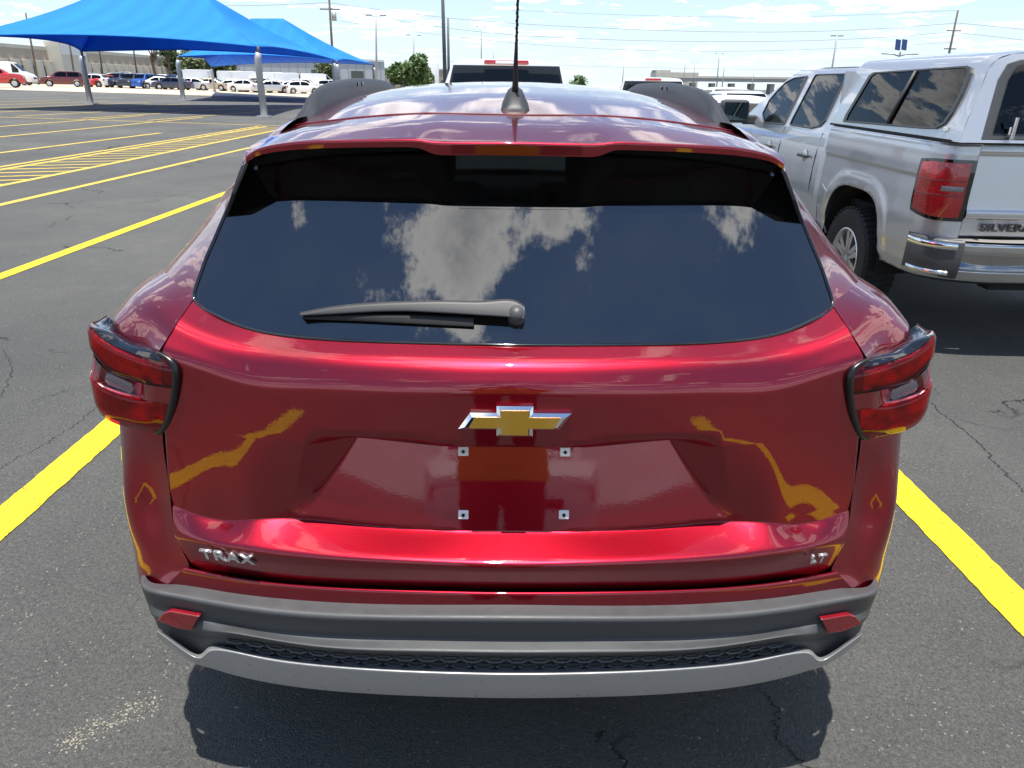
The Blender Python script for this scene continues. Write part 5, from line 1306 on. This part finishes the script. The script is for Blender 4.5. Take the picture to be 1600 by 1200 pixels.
def overpass():
    a, b = col_at(1040, 420), col_at(1420, 400); root = thing('overpass', 'long grey concrete overpass along the horizon at right', 'bridge', (a+b)/2)
    zb = g(30)
    wallbox('deck', a, b, 12, zb+6.0, zb+7.6, CONC, root); wallbox('parapet', a+V3(0, -.3, 0), b+V3(0, -.3, 0), .5, zb+7.6, zb+8.6, CREAM, root)
    for i in range(12): p = a.lerp(b, (i+.5)/12); boxo('pier', p+V3(0, 5, 0)+V3(0, 0, zb+3), (2.2, 6, 6.2), CONC, root)
    for ch in root.children: ch.matrix_parent_inverse = Matrix.Translation(-root.location)
    c = col_at(1052, 520); root = thing('distant_building', 'distant pale flat-roofed building left of the overpass', 'building', c)
    bm = bmesh.new(); box(bm, (0, 0, 5), (28, 20, 14)); bm_obj('wall', bm, CREAM, root); boxo('roof_block', (-9, 0, 12.6), (10, 14, 1.4), CONC, root)
    for i in range(6): boxo('window', (-11+4.4*i, -10.05, 8), (2.6, .2, 1.6), DOOR, root)
overpass()
c = col_at(676, 200); rt_ = thing('white_tank', 'white domed storage tank behind the round green tree', 'tank', c)
bm = bmesh.new(); lathe(bm, [(-1, 1.7), (6.4, 1.7), (7.2, 1.3), (7.6, .4), (7.62, .001)], 20); bm.transform(Matrix.Rotation(-math.pi/2, 4, 'Y')); bm_obj('tank_shell', bm, WHT, rt_, True)
GRAV = add_noise(mat('pale_gravel', (.50, .42, .31), .95), .5, .2, 6, .4, 6)
def strip(name, uv, Y0, Y1, m_):
    xs = [-80+2.5*i for i in range(33)]; V = []; F = []
    for x in xs: V += [(x, Y0(x), g(x)+.006), (x, Y1(x), g(x)+.006)]
    for i in range(len(xs)-1): F.append((2*i, 2*i+2, 2*i+3, 2*i+1))
    o = mesh_obj(name, V, F, m_); o['kind'] = 'structure'
strip('gravel_verge', None, lambda x: 76+.12*x, lambda x: 112, GRAV)

# ------------------------------------------------------------------ trees
BARK = add_noise(mat('bark', (.09, .07, .05), .9), 4, .3)
def leafm(name, c):
    M_ = mat(name, c, .6); N, L, b = nodes(M_); oi = N.new('ShaderNodeTexCoord'); n = N.new('ShaderNodeTexNoise'); n.inputs['Scale'].default_value = 1.3; L.new(oi.outputs['Object'], n.inputs[0])
    mx = N.new('ShaderNodeMixRGB'); L.new(n.outputs[0], mx.inputs[0]); mx.inputs[1].default_value = tuple(q*.55 for q in c)+(1,); mx.inputs[2].default_value = tuple(q*1.5 for q in c)+(1,); L.new(mx.outputs[0], b.inputs[0])
    return M_
LEAF = leafm('leaves', (.055, .105, .022)); LEAF2 = leafm('leaves_olive', (.085, .11, .03)); PINE = leafm('needles', (.03, .06, .02))
def tree(label, base, h, rad, m_, n=900, seed=1, flat=1.0, trunk=.35, name='broadleaf_tree', leaf=.28):
    r = random.Random(seed); root = thing(name, label, 'tree', base)
    bm = bmesh.new(); tube(bm, [(0, 0, -.1), (.05*h*r.uniform(-1, 1), 0, h*trunk), (.0, 0, h*.75)], [.035*h, .026*h, .01*h], 8)
    cl = []
    for k in range(11):
        a = r.uniform(0, 6.28); q = r.uniform(.25, .8); c = V3(math.cos(a)*rad*q, math.sin(a)*rad*q*.9, h*(trunk+.12+r.uniform(0, .52))); cl.append((c, rad*r.uniform(.32, .55)))
        tube(bm, [(0, 0, h*trunk*r.uniform(.8, 1.1)), c*.6+V3(0, 0, h*.2*.4), c], [.016*h, .01*h, .004*h], 5)
    bm_obj('trunk', bm, BARK, root, True)
    V = []; F = []
    for k in range(n):
        c, cr_ = r.choice(cl); v = V3(r.gauss(0, 1), r.gauss(0, 1), r.gauss(0, 1)).normalized()*cr_*r.uniform(.35, 1.05); p = c+V3(v.x, v.y, v.z*flat)
        a = V3(r.gauss(0, 1), r.gauss(0, 1), r.gauss(0, 1)).normalized(); b = a.orthogonal().normalized(); s_ = leaf*r.uniform(.6, 1.3); i = len(V)
        V += [p-a*s_, p+b*s_*.5, p+a*s_, p-b*s_*.5]; F.append((i, i+1, i+2, i+3))
    mesh_obj('crown', V, F, m_, root, smooth=False); return root
tree('round dark green tree in front of the low tan building', col_at(638, 84), 4.5, 2.1, LEAF, 2600, 3, .8, .22)
tree('small light green tree before the grey metal warehouse', col_at(508, 128), 4.3, 2.3, LEAF2, 1600, 5, .8, .25)
tree('small scrubby tree right of the round dark green one', col_at(664, 96), 3.4, 1.2, LEAF, 700, 8, .9, .3)
tree('little dark tree on the horizon right of the white pickup', col_at(906, 150), 4.4, 2.3, LEAF, 700, 9, .8, .25)
for i, (u, Y, h) in enumerate(((290, 205, 9.5), (312, 200, 9), (330, 208, 10), (350, 202, 9), (368, 206, 9.5), (277, 212, 8.5))):
    tree(['bushy tree at the left end of the wood behind the car rows', 'second tree of the wood behind the car rows', 'tallest tree in the middle of the wood behind the car rows', 'fourth tree of the wood behind the car rows', 'tree at the right end of the wood next to the grey warehouse', 'farthest tree of the wood beside the tan warehouse'][i], col_at(u, Y), h, 4.8, LEAF2 if i % 2 else LEAF, 1500, 20+i, .9, .15, leaf=.5)
tree('slim pine with a leaning trunk before the tan warehouse', col_at(246, 108), 6.2, 1.7, PINE, 900, 31, .35, .62, 'pine_tree')
tree('second slim pine, just right of the other before the warehouse', col_at(268, 112), 6.0, 1.6, PINE, 800, 33, .35, .6, 'pine_tree')

# ------------------------------------------------------------------ poles and wires
WOOD = add_noise(mat('pole_wood', (.12, .10, .085), .9), 3, .3); PSTEEL = mat('pole_steel', (.30, .31, .32), .5, .3)
def pole(label, u, vt, Y, r0, kind='light_pole', ut=None, arms=(), m_=PSTEEL):
    b = col_at(u, Y); t = at(ut if ut is not None else u, vt, Y=Y); h = t.z-b.z
    root = thing(kind, label, 'pole', b); top = V3(t.x-b.x, 0, h)
    tubeo('shaft', [V3(0, 0, -.2), top*.5, top], [r0, r0*.85, r0*.65], m_, root, 10)
    for z, w, k in arms:
        p = top*z
        if k == 'x': boxo('crossarm', p, (w, .12, .14), m_, root)
        elif k == 't':
            bm = bmesh.new(); lathe(bm, [(-.5, .001), (-.5, .3), (.5, .3), (.5, .001)], 14); bm.transform(Matrix.Translation(p+V3(w, 0, 0)) @ Matrix.Rotation(math.pi/2, 4, 'Y')); bm_obj('transformer', bm, PSTEEL, root, True)
        elif k == 'l':
            for s in (-1, 1): boxo('lamp_head', p+V3(s*w, 0, 0), (.7, .35, .12), PSTEEL, root)
    return root
pole('tall wooden utility pole rising above the farther sunshade', 522, -40, 105, .18, 'utility_pole', 512, ((.72, 2.6, 'x'), (.9, 2.6, 'x'), (.66, .5, 't')), WOOD)
pole('double-headed light pole right of the farther sunshade', 587.5, 24, 90, .13, arms=((1, .8, 'l'),))
pole('slimmer light pole behind the round green tree', 646.5, 55, 150, .14, arms=((1, 1.0, 'l'),))
pole('thick dark steel pole nearest the white pickup, running out of the picture', 696, -60, 55, .15, 'steel_pole', 690, m_=mat('dark_steel', (.10, .11, .12), .5, .3))
pole('shorter dark pole just right of the thick steel pole', 701, 28, 60, .12, 'steel_pole', 700, m_=bpy.data.materials['dark_steel'])
pole('faint light pole above the left end of the white pickup roof', 752, 42, 190, .16, arms=((1, 1.0, 'l'),))
pole('faint thin pole left of the aerial, above the pickup cab', 771, 78, 260, .2)
pole('light pole leaning right above the silver pickup cab', 1297, 56, 110, .15, ut=1308, arms=((1, .5, 'l'),))
pole('wooden utility pole leaning over the camper shell', 1474, 16, 120, .2, 'utility_pole', 1497, ((.80, 2.2, 'x'), (.62, 1.8, 'x'), (.5, .5, 't')), WOOD)
for i, (u, vt, Y) in enumerate(((1121, 84, 240), (1129, 103, 260), (1068, 96, 300), (972, 100, 300), (1175, 112, 300), (1083, 97, 330), (1026, 107, 340))):
    pole(['tallest far light pole right of the rail', 'short far pole right beside the tallest far one', 'far pole carrying a box, left of the overpass pier', 'far thin pole above the farther white pickup', 'far pole near the silver pickup mirror', 'far twin of the box-carrying pole', 'far pole above the distant pale building'][i], u, vt, Y, .2, ut=u+3, arms=((1, 1, 'l'),) if i in (0, 5) else ())
for i, (u, ut, vt, Y) in enumerate(((60, 40, 20, 100), (118, 104, 40, 110), (162, 150, 40, 118), (216, 204, 45, 124))):
    pole(['leaning wooden pole above the white van', 'leaning wooden pole left of the sunshade leg', 'leaning wooden pole right of the sunshade leg', 'leaning wooden pole left of the pines'][i], u, vt, Y, .14, 'utility_pole', ut, m_=WOOD)
def solar():
    Y = 45; b = col_at(1402, Y); root = thing('solar_lamp', 'solar street lamp with two panels above the camper shell', 'street lamp', b)
    t = at(1410, 66, Y=Y)-b; n_ = at(1405, 88, Y=Y)-b
    tubeo('shaft', [V3(0, 0, -.2), n_, t-V3(0, 0, .5)], [.08, .06, .05], PSTEEL, root, 10)
    for s, uu in ((-1, 1403), (1, 1413)):
        p = at(uu, 70, Y=Y)-b; boxo('solar_panel', p, (.30, .05, .62), mat('solar_cells', (.03, .05, .13), .2, .3, 1) if s < 0 else bpy.data.materials['solar_cells'], root, Matrix.Rotation(R_(8), 3, 'Y') @ Matrix.Rotation(R_(-25), 3, 'X'), .01)
        tubeo('lamp_arm', [n_, n_+V3(s*.35, 0, .10), n_+V3(s*.8, 0, .12)], .03, PSTEEL, root, 6); boxo('lamp_head', n_+V3(s*.9, 0, .12), (.3, .14, .05), PSTEEL, root)
solar()
WIRE = mat('wire', (.10, .10, .11), .6)
def wire(label, uvs, Y=118, r=.022):
    pts = spline([at(u, v, Y=Y) for u, v in uvs], 40)
    o = tubeo('power_line', pts, r, WIRE, None, 5); tag(o, label, 'power line', 'power lines across the sky')
wire('top power line, from beyond the left pole to the leaning pole', ((512, 4), (700, 28), (900, 42), (1150, 50), (1330, 47), (1496, 36)))
wire('second power line down, ending at the leaning pole', ((512, 12), (700, 44), (900, 60), (1150, 65), (1330, 61), (1493, 50)))
wire('third power line down, faint', ((512, 30), (700, 56), (900, 74), (1150, 80), (1490, 66)), r=.016)
wire('lowest faint power line near the horizon', ((700, 96), (900, 103), (1150, 108), (1400, 108), (1700, 100)), 200, .022)
wire('highest power line at right, crossing the cloud tops', ((800, 16), (1000, 24), (1250, 26), (1495, 16)), r=.016)
wire('upper power line running right from the leaning pole', ((1497, 36), (1560, 42), (1640, 50)))
wire('lower power line running right from the leaning pole', ((1494, 51), (1560, 58), (1640, 68)))
wire('power line from the left pole out over the sunshade', ((512, 4), (420, 8), (300, 9)))
# ------------------------------------------------------------------ behind the camera: what the paint mirrors
car('suv', 'white', 'white SUV parked nose-on behind the photographer, mirrored in the tailgate', (0.05, -5.3, 0), 0)
SK = add_noise(mat('skin', (.42, .25, .17), .5), 30, .1); SHIRT = add_noise(mat('yellow_shirt', (.80, .55, .015), .85), 20, .1, 4, .4, 14, 0, .03); JEANS = add_noise(mat('dark_trousers', (.022, .022, .03), .9), 40, .2)
PE = thing('person', 'person in a yellow T-shirt and dark trousers holding up a phone, mirrored in the tailgate', 'person', (-.03, -.38, 0))
def skin_mesh(name, verts, edges, rad, m_, par, sub=2, root=0):
    me = bpy.data.meshes.new(name); me.from_pydata(verts, edges, []); o = bpy.data.objects.new(name, me); COL.objects.link(o); o.parent = par; me.materials.append(m_)
    md = o.modifiers.new('skin', 'SKIN'); md.use_smooth_shade = True
    for i, r in enumerate(rad):
        s = me.skin_vertices[0].data[i]; s.radius = r if isinstance(r, tuple) else (r, r); s.use_root = (i == root)
    sb = o.modifiers.new('sub', 'SUBSURF'); sb.levels = sub; sb.render_levels = sub
    return o
def person():
    V = [(0, 0, .98)]; E_ = []; Rr = [(.15, .11)]
    def add(p, r, par): V.append(p); Rr.append(r); E_.append((par, len(V)-1)); return len(V)-1
    w = add((0, .0, 1.14), (.135, .10), 0); ch = add((0, .0, 1.34), (.15, .11), w); nk = add((0, .01, 1.50), (.055, .055), ch); hd0 = add((0, .03, 1.58), (.065, .075), nk); hd1 = add((0, .035, 1.67), (.075, .09), hd0); add((0, .03, 1.76), (.055, .065), hd1)
    for s in (-1, 1):
        k0 = add((s*.10, .0, .88), (.085, .085), 0); k1 = add((s*.11, .01, .50), (.06, .06), k0); k2 = add((s*.12, -.02, .10), (.042, .045), k1); add((s*.13, .12, .045), (.042, .03), k2)
        a0 = add((s*.19, .0, 1.42), (.055, .055), ch); a1 = add((s*.25, .10, 1.20), (.043, .043), a0); a2 = add((s*.13, .30, 1.42), (.03, .03), a1); a3 = add((s*.085, .36, 1.50), (.03, .018), a2)
        for f in range(4):
            b0 = add((s*(.075+.002*f), .385, 1.505+.018*f), (.009, .009), a3); add((s*(.05+.003*f), .395, 1.515+.018*f), (.008, .008), b0)
        t0 = add((s*.07, .36, 1.53), (.011, .011), a3); add((s*.05, .375, 1.555), (.009, .009), t0)
    skin_mesh('body', V, E_, Rr, SK, PE)
    def cloth(name, secs, m_, n=28):
        VV = []; F = []
        for (cx, cy, z, a, b) in secs: VV += [(cx+a*math.cos(2*math.pi*k/n), cy+b*math.sin(2*math.pi*k/n)*(1+.05*math.sin(5*2*math.pi*k/n+z*20)), z) for k in range(n)]
        for i in range(len(secs)-1):
            for k in range(n): F.append((i*n+k, i*n+(k+1) % n, (i+1)*n+(k+1) % n, (i+1)*n+k))
        o = mesh_obj(name, VV, F, m_, PE); fix_out(o); return o
    cloth('shirt', [(0, 0, .82, .235, .165), (0, 0, .95, .228, .16), (0, 0, 1.1, .22, .155), (0, 0, 1.3, .215, .15), (0, 0, 1.43, .19, .115), (0, .005, 1.49, .10, .08), (0, .01, 1.51, .07, .07)], SHIRT)
    for s in (-1, 1):
        cloth('trouser_leg', [(s*.125, -.01, .06, .07, .075), (s*.115, .0, .5, .085, .09), (s*.105, 0, .84, .115, .125), (s*.08, 0, 1.0, .115, .125)], JEANS)
        cloth_s = tubeo('sleeve', [(s*.15, 0, 1.44), (s*.22, .03, 1.37), (s*.25, .07, 1.27)], [.075, .075, .07], SHIRT, PE, 14)
        boxo('shoe', (s*.13, .08, .045), (.10, .28, .09), RUBBER, PE, bev=.03)
    for s in (-1, 1): boxo('eye', (s*.03, .118, 1.665), (.024, .012, .012), WHITE, PE, bev=.004)
    boxo('nose', (0, .132, 1.64), (.024, .03, .04), SK, PE, bev=.009); boxo('mouth', (0, .118, 1.595), (.05, .012, .012), mat('lips', (.3, .09, .08), .5), PE, bev=.004)
    bm = bmesh.new(); bmesh.ops.create_uvsphere(bm, u_segments=20, v_segments=12, radius=.1); bmesh.ops.scale(bm, vec=(.95, 1.05, .85), verts=bm.verts)
    bmesh.ops.delete(bm, geom=[v for v in bm.verts if v.co.z < -.01 and v.co.y > -.02], context='VERTS'); bmesh.ops.translate(bm, vec=(0, .015, 1.73), verts=bm.verts); bm_obj('hair', bm, mat('hair', (.02, .015, .01), .7), PE, True)
person()
ph = boxo('phone', (0, 0, 0), (.155, .075, .008), GLOSS, None, bev=.003); ph.matrix_world = Matrix.Translation(CAM-fw*.016) @ m.to_3x3().to_4x4()
tag(ph, 'black phone held sideways by the person behind the camera', 'phone')
